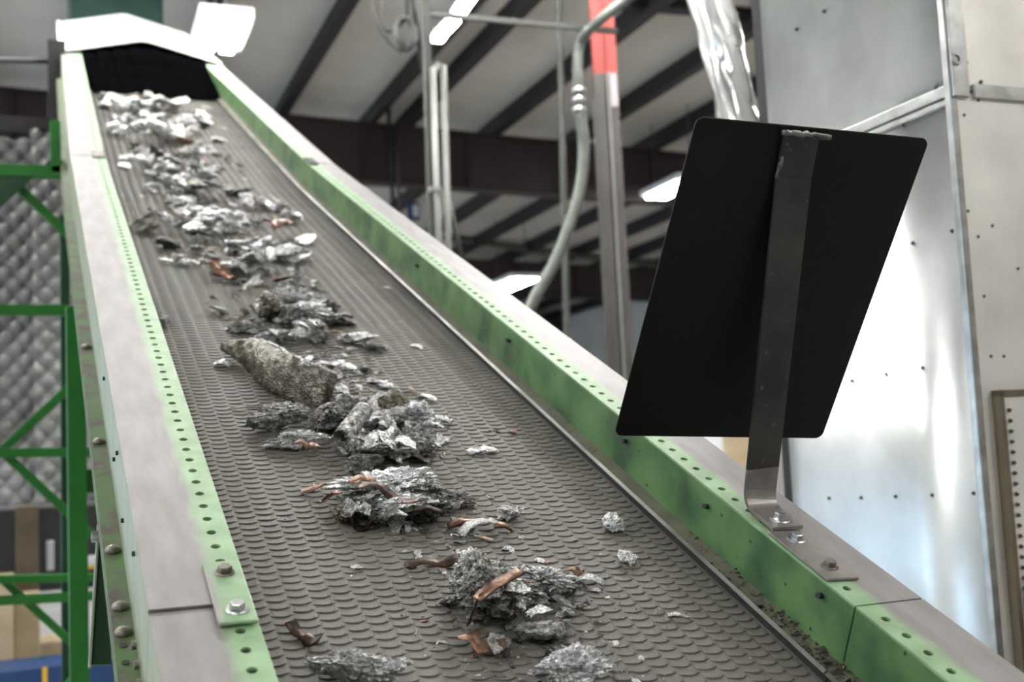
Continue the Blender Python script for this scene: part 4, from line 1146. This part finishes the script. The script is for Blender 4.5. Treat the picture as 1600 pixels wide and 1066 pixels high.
K_ = dict
big = [
 # px, py, half width px, rot, aspect, material, label, chunk kwargs
 (557, 1056, 74, -.25, (1, .36, .50), 'foil', 'lumpy bright foil bar cut off by the bottom picture edge, nearest the left rail', K_(crumple=.2, jag=.22)),
 (885, 1056, 60, .05, (1, .5, .5), 'foil', 'lumpy bright foil lump at the bottom picture edge below the flat grey slab', K_(crumple=.25, jag=.25)),
 (742, 935, 56, .5, (1, .72, .62), 'slag', 'large grey slag block at the left of the lowest heap', K_(flat=.8)),
 (787, 950, 32, .2, (1, .9, .85), 'tan_slag', 'tan porous slag lump in the middle of the lowest heap', K_(flat=.8, jag=.22)),
 (815, 925, 40, -.5, (1, .6, .6), 'slag', 'grey slag lump at the back of the lowest heap', K_(jag=.25)),
 (842, 905, 44, -.4, (1, .6, .45), 'foil', 'crumpled foil sheet at the top right of the lowest heap', K_(crumple=.5, jag=.28)),
 (872, 922, 34, .3, (1, .55, .35), 'dark_foil', 'dark crumpled foil at the right end of the lowest heap', K_(crumple=.5)),
 (855, 986, 52, .18, (1, .55, .34), 'slag', 'flat oval grey slag slab right of the lowest heap', K_(crumple=.14, jag=.14)),
 (778, 1006, 27, 1.0, (1, .72, .62), 'slag', 'small rounded grey slag piece below the lowest heap beside the copper tab', K_(crumple=.2)),
 (872, 1018, 24, .2, (1, .55, .5), 'dark_foil', 'dark foil wad below the flat grey slab', K_(crumple=.5)),
 (962, 819, 19, .4, (1, .85, .8), 'foil', 'upper of two foil balls near the right belt edge', K_(crumple=.35, jag=.25)),
 (983, 869, 18, 1.1, (1, .8, .8), 'foil', 'lower of two foil balls near the right belt edge', K_(crumple=.35, jag=.28)),
 (612, 772, 70, -.1, (1, .5, .42), 'foil', 'white crusted foil wad on the long clump in the middle of the belt', K_(crumple=.35, jag=.3)),
 (598, 800, 66, -.06, (1, .42, .36), 'foil', 'silver foil wad along the front of the long middle clump', K_(crumple=.35, jag=.3)),
 (668, 800, 32, .3, (1, .7, .6), 'dark_foil', 'dark rough wad at the right front of the long middle clump', K_(jag=.28)),
 (660, 765, 46, -.3, (1, .6, .4), 'slag', 'grey crust at the right back of the long middle clump', K_(jag=.3)),
 (536, 800, 24, 1.4, (1, .62, .75), 'tan_slag', 'brown grey stump at the left end of the long middle clump', K_(crumple=.2)),
 (702, 778, 34, -.3, (1, .5, .32), 'slag', 'loose grey foil trailing right of the long middle clump', K_(crumple=.5, jag=.3)),
 (800, 798, 24, .3, (1, .6, .35), 'slag', 'isolated thin grey foil piece right of the long middle clump', K_(crumple=.5, jag=.3)),
 (604, 706, 52, .35, (1, .52, .5), 'slag', 'grey crusted lump at the foot of the upper middle heap', K_(crumple=.25, jag=.2)),
 (650, 700, 34, -.3, (1, .7, .7), 'slag', 'rounded grey lump at the right foot of the upper middle heap', K_(crumple=.25, jag=.22)),
 (566, 726, 34, .7, (1, .6, .55), 'slag', 'grey lump below the upper middle heap, touching the belt', K_(crumple=.3, jag=.22)),
 (430, 660, 60, .28, (1, .34, .40), 'slag', 'curved light grey log in front of the long bent slab', K_(crumple=.2, jag=.18)),
 (455, 693, 42, -.2, (1, .36, .36), 'foil', 'foil bundle with copper showing below the light grey log', K_(crumple=.4, jag=.25)),
 (592, 668, 32, .8, (1, .8, .8), 'slag', 'broken grey block in the upper middle heap right of the rolled sheet', K_(crumple=.16)),
 (622, 652, 32, -.9, (1, .75, .9), 'tan_slag', 'tan grey block standing at the top of the upper middle heap', K_(crumple=.2)),
 (652, 665, 36, -.4, (1, .75, .7), 'foil', 'foil wad on the right of the upper middle heap', K_(crumple=.45, jag=.3)),
 (518, 668, 36, .2, (1, .55, .6), 'dark_foil', 'dark crumpled foil under the rolled sheet', K_(crumple=.5)),
 (505, 604, 25, -.35, (1, .42, .42), 'tan_slag', 'small tan cylinder lying above the upper middle heap', K_(crumple=.12, jag=.08)),
 (548, 632, 30, -.2, (1, .6, .55), 'slag', 'grey lump behind the rolled sheet', K_()),
 (424, 492, 32, 1.2, (1, .72, .8), 'big_slab', 'upright dull metal shell in the heap above the long slab', K_(crumple=.3)),
 (455, 478, 42, -.3, (1, .6, .55), 'foil', 'white foil block at the top of the heap above the long slab', K_(crumple=.2)),
 (478, 500, 38, .3, (1, .7, .6), 'foil', 'foil wad in the middle of the heap above the long slab', K_(crumple=.45, jag=.3)),
 (486, 522, 30, -.8, (1, .7, .75), 'slag', 'grey curled lump at the front of the heap above the long slab', K_(crumple=.3)),
 (382, 511, 28, .12, (1, .5, .45), 'slag', 'long grey lump at the left of the heap above the long slab', K_(crumple=.2, jag=.22)),
 (428, 528, 30, .2, (1, .42, .4), 'foil', 'silver foil tongue in front of the heap above the long slab', K_(crumple=.5, jag=.3)),
 (506, 488, 24, .1, (1, .6, .6), 'dark_foil', 'dark wad at the right of the heap above the long slab', K_()),
 (530, 502, 24, .5, (1, .5, .45), 'dark_foil', 'dark foil piece at the right end of the heap above the long slab', K_(crumple=.5)),
 (558, 530, 28, -.3, (1, .45, .4), 'foil', 'pale foil tongue at the right front of the heap above the long slab', K_(crumple=.3)),
 (585, 541, 14, -.2, (1, .6, .5), 'slag', 'small grey crumb beyond the pale foil tongue', K_(jag=.3)),
 (256, 501, 10, .5, (1, .7, 1.0), 'foil', 'lone foil lump against the left rail', K_(crumple=.4)),
]
for i, (px, py, w, rot, asp, mt, lab, kw) in enumerate(big):
    rot2 = rot
    asp = (1.08, asp[1] * 1.12, asp[2] * 1.35)
    px_put('scrap_chunk', C(100 + i, 5 if w > 30 else 4, **kw), M[mt], px, py, w, rot2, (rng.uniform(-.12, .12), rng.uniform(-.12, .12)), asp, 0.0, lab)

def strip_put(px0, py0, px1, py1, hs, width, mt, label, name='metal_strip', twist=0.0, taper=1.0, th=.0012, seed=0, bend=0.0, ruff=.0015, nmid=None):
    x0, s0, t0 = belt_at(px0, py0, BELT + hs[0]); x1, s1, t1 = belt_at(px1, py1, BELT + hs[-1])
    n = len(hs); a = Vector((x0, s0, 0)); c = Vector((x1, s1, 0)); dd = (c - a).normalized(); sd = Vector((-dd.y, dd.x, 0))
    pts = [a.lerp(c, i / (n - 1)) + sd * bend * math.sin(math.pi * i / (n - 1)) + Vector((0, 0, hs[i])) for i in range(n)]
    mid = (a + c) / 2
    me = ribbon_mesh(name, [p - mid for p in pts], width, th, twist, taper, seed, 3, ruff)
    me.materials.append(M[mt])
    lo = min(v.co.z for v in me.vertices)
    if lo < 0:
        for v in me.vertices: v.co.z -= lo
    o = bpy.data.objects.new(name, me); COL.objects.link(o)
    o.rotation_euler = (TH if mid.y <= SK else TH2, 0, 0); o.location = cv(mid.x, mid.y, BELT + .001)
    return tag(o, label, 'scrap')
strip_put(632, 884, 716, 876, (.006, .012, .010, .014), .020, 'brown_sheet', 'long dark brown strip above the lowest heap', twist=.3, seed=1)
strip_put(716, 886, 778, 880, (.003, .016, .010, .004), .016, 'tan_sheet', 'wavy tan strip joined to the long dark brown strip', seed=2)
strip_put(744, 938, 812, 893, (.052, .060, .062, .064), .016, 'copper', 'silver and copper bar leaning on top of the lowest heap', seed=3, th=.004)
strip_put(752, 928, 732, 978, (.058, .045, .028, .006), .010, 'brown_sheet', 'thin brown ribbon hanging down the front of the lowest heap', seed=4)
strip_put(728, 992, 758, 1022, (.016, .018, .010), .026, 'copper', 'folded copper tab below the lowest heap', seed=5, taper=.8)
strip_put(782, 1000, 788, 1030, (.02, .016, .004), .014, 'brown_sheet', 'pointed brown strip right of the folded copper tab', seed=6, taper=.3)
strip_put(453, 972, 500, 1000, (.012, .004, .006, .004, .018), .016, 'brown_sheet', 'dark bent leaf of sheet metal alone near the left rail', seed=7, twist=.5)
strip_put(560, 760, 652, 784, (.055, .066, .050, .058), .020, 'brown_sheet', 'brown curled strip lying on top of the long middle clump', seed=8)
strip_put(548, 808, 585, 806, (.020, .002, -.001, .004, .026), .018, 'brown_sheet', 'U shaped brown strip at the front of the long middle clump', seed=9, th=.002)
strip_put(508, 782, 530, 772, (.012, .030, .034), .016, 'copper', 'copper curl at the left end of the long middle clump', seed=10)
strip_put(545, 755, 588, 752, (.048, .056, .050), .018, 'copper', 'copper scrap at the back of the long middle clump', seed=11)
strip_put(645, 796, 690, 800, (.03, .034, .028), .014, 'brown_sheet', 'short brown strip at the right of the long middle clump', seed=12)
strip_put(700, 822, 742, 816, (.006, .010, .008), .014, 'copper', 'copper tube piece at the left of the foil knot', seed=13, th=.006)
strip_put(772, 822, 800, 830, (.010, .012, .004), .016, 'copper', 'copper tip at the right of the foil knot', seed=14, taper=.5, th=.004)
strip_put(718, 836, 776, 815, (.004, .018, .016, .010), .022, 'foil', 'folded silver foil knot beside the copper pieces', seed=15)
strip_put(740, 838, 770, 846, (.004, .005, .003), .008, 'tan_sheet', 'pale sliver below the foil knot', seed=16)
strip_put(470, 768, 506, 757, (.004, .008, .018), .024, 'copper', 'small triangular copper flake left of the middle of the belt', seed=17, taper=.35)
strip_put(357, 640, 418, 637, (.004, .006, .004), .006, 'brown_sheet', 'thin reddish sliver in front of the long slab', seed=18)
strip_put(560, 622, 606, 626, (.006, .008, .006), .008, 'copper', 'thin copper sliver right of the tan cylinder', seed=19)
strip_put(508, 520, 545, 524, (.022, .026, .020), .014, 'copper', 'bright copper strip at the right of the heap above the long slab', seed=20)
strip_put(460, 692, 482, 700, (.03, .034, .026), .014, 'copper', 'left copper tab showing in the foil bundle', seed=21)
strip_put(478, 702, 500, 698, (.018, .024, .020), .016, 'copper', 'right copper tab showing in the foil bundle', seed=22)
strip_put(648, 718, 678, 712, (.006, .016, .010), .016, 'brown_sheet', 'brown curled strip at the right foot of the upper middle heap', seed=23)
strip_put(630, 610, 648, 616, (.003, .012, .004), .012, 'tan_sheet', 'small arched strip right of the upper middle heap', seed=24)
strip_put(482, 668, 516, 630, (.02, .045, .05), .018, 'dark_foil', 'dark bent sheet leaning beside the long slab', seed=25, taper=.4)
strip_put(1043, 962, 1078, 966, (.003, .006, .003), .012, 'foil', 'lone foil flake near the right belt edge at the bottom', seed=26, taper=.4)
strip_put(730, 708, 776, 704, (.003, .008, .004), .022, 'foil', 'flat foil sheet alone right of the upper middle heap', seed=27, ruff=.004)
strip_put(880, 1030, 905, 1034, (.008, .022, .006), .016, 'copper', 'copper curl above the bottom foil lump', seed=28)
strip_put(884, 892, 906, 900, (.004, .012, .006), .02, 'copper', 'copper flake right of the lowest heap', seed=29)
strip_put(900, 906, 944, 912, (.003, .010, .004), .016, 'foil', 'wavy foil flake right of the lowest heap', seed=30)
strip_put(248, 404, 312, 412, (.012, .008, .014, .006), .020, 'foil', 'silver foil streak at the left of the far spread heap', seed=31, ruff=.004)
strip_put(338, 428, 384, 408, (.006, .022, .014), .05, 'slag', 'pale leaf shaped sheet at the front of the far spread heap', seed=32, taper=.5)
strip_put(495, 567, 560, 578, (.004, .010, .006), .026, 'foil', 'white foil sheet lying above the upper middle heap', seed=33, ruff=.005)
strip_put(575, 596, 616, 606, (.004, .010, .004), .02, 'foil', 'bright torn foil right of the upper middle heap', seed=34, ruff=.005)
strip_put(655, 618, 680, 626, (.003, .008, .004), .018, 'foil', 'thin foil flake left of the right rail shadow', seed=35, ruff=.004)
strip_put(334, 570, 360, 572, (.003, .012, .006), .022, 'foil', 'folded foil under the near left end of the long slab', seed=36, ruff=.004)
strip_put(340, 492, 376, 498, (.010, .004, .003), .008, 'brown_sheet', 'dark twig like strip left of the heap above the long slab', seed=37)
strip_put(670, 655, 706, 660, (.006, .012, .004), .022, 'foil', 'foil flap at the right end of the upper middle heap', seed=38, ruff=.004)
# rolled sheet
def rolled(px0, py0, px1, py1, r, label, mt='slag'):
    x0, s0, t = belt_at(px0, py0, BELT + r + .02); x1, s1, t = belt_at(px1, py1, BELT + r + .035)
    b = MB(); a = Vector((x0, s0, r + .02)); c = Vector((x1, s1, r + .035)); dd = (c - a).normalized(); u = dd.orthogonal().normalized(); w = dd.cross(u); rows = []
    for i in range(9):
        p = a.lerp(c, i / 8); row = []
        for k in range(26):
            an = k / 25 * math.pi * 3.1; rr = r * (1 - .35 * k / 25) * (1 + .06 * noise.noise(Vector((i * .5, an, 3))))
            q = p + (u * math.cos(an) + w * math.sin(an)) * rr; row.append(b.vert(cv(q.x, q.y, BELT + q.z)))
        rows.append(row)
    for r0, r1 in zip(rows, rows[1:]):
        for k in range(25): b.quad(r0[k], r0[k+1], r1[k+1], r1[k])
    o = b.build('rolled_sheet', M[mt], smooth=True); m = o.modifiers.new('t', 'SOLIDIFY'); m.thickness = .002
    return tag(o, label, 'scrap')
rolled(533, 684, 568, 640, .019, 'rolled pale metal sheet at the top of the upper middle heap')

# --- random fill of the heaps, laid out as scattered individuals
protos = {}
for mt in ('foil', 'slag', 'dark_foil', 'tan_slag'):
    protos[mt] = []
    for k in range(7):
        me = chunk_mesh('scrap_lump', 900 + k + 20 * len(protos), 3, crumple=.45, jag=.28); me.transform(Matrix.Scale(.02, 4)); me.materials.append(M[mt]); protos[mt].append(me)
fprotos = {}
for mt in ('foil', 'slag', 'dark_foil', 'copper', 'brown_sheet'):
    fprotos[mt] = []
    for k in range(6):
        me = flake_mesh('foil_flake', 500 + k + 10 * len(fprotos), 5); me.transform(Matrix.Scale(.02, 4)); me.materials.append(M[mt]); fprotos[mt].append(me)
def pick(r, table):
    t = r.random() * sum(w for _, w in table)
    for n_, w in table:
        t -= w
        if t <= 0: return n_
    return table[0][0]
heaps = [
 # centre px, half extents px, count, size px range, lift, place, table
 ((225, 160), (72, 14), 34, (9, 18), .08, 'in the farthest heap under the rubber curtain', 1),
 ((252, 200), (92, 28), 52, (9, 18), .08, 'in the far heap just below the rubber curtain', 1),
 ((285, 250), (92, 24), 46, (9, 18), .08, 'in the far heap halfway below the hood', 1),
 ((305, 288), (84, 22), 42, (9, 19), .08, 'in the far heap before the bend', 2),
 ((335, 340), (135, 28), 58, (9, 20), .06, 'in the wide spread heap below the bend', 1),
 ((385, 398), (115, 26), 46, (10, 22), .06, 'in the wide spread heap around the pale leaf', 1),
 ((455, 440), (80, 14), 18, (7, 14), .01, 'between the two upper heaps', 1),
 ((455, 500), (95, 30), 32, (9, 18), .045, 'filling the heap above the long slab', 1),
 ((545, 600), (80, 24), 16, (7, 14), .015, 'beside the tan cylinder', 1),
 ((590, 675), (88, 40), 42, (11, 23), .06, 'filling the upper middle heap', 1),
 ((612, 782), (98, 30), 40, (11, 22), .05, 'filling the long middle clump', 1),
 ((800, 930), (95, 38), 32, (10, 20), .05, 'filling the lowest heap', 2),
]
tables = {1: (('foil', 6), ('slag', 5), ('dark_foil', 1.6), ('tan_slag', .6)), 2: (('foil', 3), ('slag', 4), ('dark_foil', 3), ('tan_slag', 1))}
LUMP = {'foil': ('foil_lump', 'crumpled bright foil lump'), 'slag': ('slag_lump', 'rough grey slag lump'), 'dark_foil': ('dark_lump', 'dark crumpled lump'), 'tan_slag': ('tan_lump', 'tan slag lump')}
PLATE = {'foil': ('foil_sheet', 'bent bright foil sheet'), 'slag': ('grey_sheet', 'bent grey metal sheet'), 'dark_foil': ('dark_sheet', 'bent dark metal sheet'), 'copper': ('copper_sheet', 'bent copper sheet'), 'brown_sheet': ('brown_sheet', 'bent brown metal sheet')}
FLAKE = {'foil': ('foil_flake', 'loose bright foil flake'), 'slag': ('grey_flake', 'loose grey flake'), 'dark_foil': ('dark_flake', 'loose dark flake'), 'copper': ('copper_flake', 'loose copper flake'), 'brown_sheet': ('brown_flake', 'loose brown flake')}
r = random.Random(31)
def left_x(py): return 163 + .33 * (py - 245) if py > 245 else 133 + .19 * (py - 85)
for (cx, cy), (ex, ey), cnt, (w0, w1), lift, lab, tb in heaps:
    k = 0
    while k < cnt:
        u, v = r.gauss(0, .5), r.gauss(0, .5)
        if abs(u) > 1.1 or abs(v) > 1.1: continue
        px, py = cx + u * ex + v * ey * .45, cy + v * ey
        x, s, t = belt_at(px, py)
        if abs(x) > .32 or s > 7.02: continue
        k += 1
        mt = pick(r, tables[tb]); me = r.choice(protos[mt])
        w = r.uniform(w0, w1) * (1.0 if r.random() < .8 else 1.25)
        lf = lift * max(0, 1 - u * u - v * v) * r.random()
        if r.random() < .36:      # a bent plate instead of a lump
            mt = pick(r, (('foil', 6), ('slag', 4), ('dark_foil', 1.2), ('brown_sheet', .9), ('copper', .5)))
            px_put(PLATE[mt][0], r.choice(fprotos[mt]), None, px, py, w * 1.15, r.uniform(0, 6.28), (r.uniform(-.7, .7), r.uniform(-.5, .5)),
                   (1, r.uniform(.55, .95), r.uniform(.7, 1.2)), lf * 1.3 + .004, PLATE[mt][1] + ' ' + lab, 'scrap', PLATE[mt][1] + 's ' + lab, share=True)
            continue
        px_put(LUMP[mt][0], me, None, px, py, w, r.uniform(0, 6.28), (r.uniform(-.4, .4), r.uniform(-.4, .4)),
               (1, r.uniform(.45, .8), r.uniform(.35, .7)), lf, LUMP[mt][1] + ' ' + lab, 'scrap', LUMP[mt][1] + 's ' + lab, share=True)
# flakes on the bare belt: individuals
fl = [((270, 190), (110, 60), 26, (4, 8), 'beside the far heaps'), ((340, 330), (130, 50), 34, (4, 9), 'beside the wide spread heap'),
      ((430, 440), (110, 40), 30, (4, 9), 'between the upper heaps'), ((520, 560), (110, 50), 40, (5, 11), 'above the upper middle heap'),
      ((620, 690), (110, 50), 34, (5, 11), 'around the upper middle heap'), ((660, 800), (130, 50), 40, (5, 12), 'around the long middle clump'),
      ((780, 890), (130, 50), 38, (5, 12), 'around the lowest heap'), ((840, 1000), (120, 50), 30, (5, 12), 'near the bottom foil lump')]
for (cx, cy), (ex, ey), cnt, (w0, w1), lab in fl:
    k = 0
    while k < cnt:
        u, v = r.gauss(0, .55), r.gauss(0, .55)
        px, py = cx + u * ex + v * ey * .7, cy + v * ey
        if py > 1066: continue
        x, s, t = belt_at(px, py)
        if abs(x) > .325 or s > 7.02: continue
        k += 1
        mt = pick(r, (('foil', 6), ('slag', 2.5), ('dark_foil', 1.5), ('copper', .9), ('brown_sheet', .8)))
        px_put(FLAKE[mt][0], r.choice(fprotos[mt]), None, px, py, r.uniform(w0, w1), r.uniform(0, 6.28), (r.uniform(-.15, .15), r.uniform(-.15, .15)),
               (1, r.uniform(.5, 1), r.uniform(.5, 1)), 0, FLAKE[mt][1] + ' ' + lab, 'scrap', FLAKE[mt][1] + 's ' + lab, share=True)
# crumbs nobody could count
def crumbs(name, m, label, gen, n, seed, s0=.0012, s1=.0035):
    rr = random.Random(seed); b = MB()
    for _ in range(n):
        p = gen(rr)
        if p is None: continue
        x, s, h = p; sz = rr.uniform(s0, s1) * rr.choice((1, 1, 1.5))
        c = cv(x, s, h + sz * .3); i = len(b.v)
        for k in range(4):
            b.v.append(c + Vector((rr.uniform(-1, 1), rr.uniform(-1, 1), rr.uniform(-.3, .8))) * sz)
        b.f += [(i, i+1, i+2), (i, i+2, i+3), (i, i+3, i+1), (i+1, i+3, i+2)]
    return tag(b.build(name, m), label, 'crumbs', kind='stuff')
stream = [(240, 150), (270, 230), (320, 320), (390, 400), (450, 490), (520, 590), (600, 690), (640, 790), (780, 900), (860, 1000), (920, 1090)]
def gen_stream(rr):
    k = rr.random() * (len(stream) - 1); i = int(k); f = k - i
    px = stream[i][0] * (1 - f) + stream[i+1][0] * f + rr.gauss(0, 1) * (45 + i * 9); py = stream[i][1] * (1 - f) + stream[i+1][1] * f + rr.gauss(0, 14)
    x, s, t = belt_at(px, py)
    return (x, s, BELT + .0016) if abs(x) < .34 and s < 7.0 else None
crumbs('foil_crumbs', M['foil'], 'tiny foil crumbs strewn over the belt', gen_stream, 1500, 3)
crumbs('dark_crumbs', M['dark_foil'], 'tiny dark crumbs strewn over the belt', gen_stream, 500, 4)
def gen_ledge(rr):
    s = 1.15 + abs(rr.gauss(0, .22)); f = rr.random()
    return (.352 + .024 * f, s, -.099 + .011 * f)
crumbs('dirt_granules', M['ledge'], 'brown dirt granules piled on the right ledge at the bottom', gen_ledge, 700, 5, .002, .006)
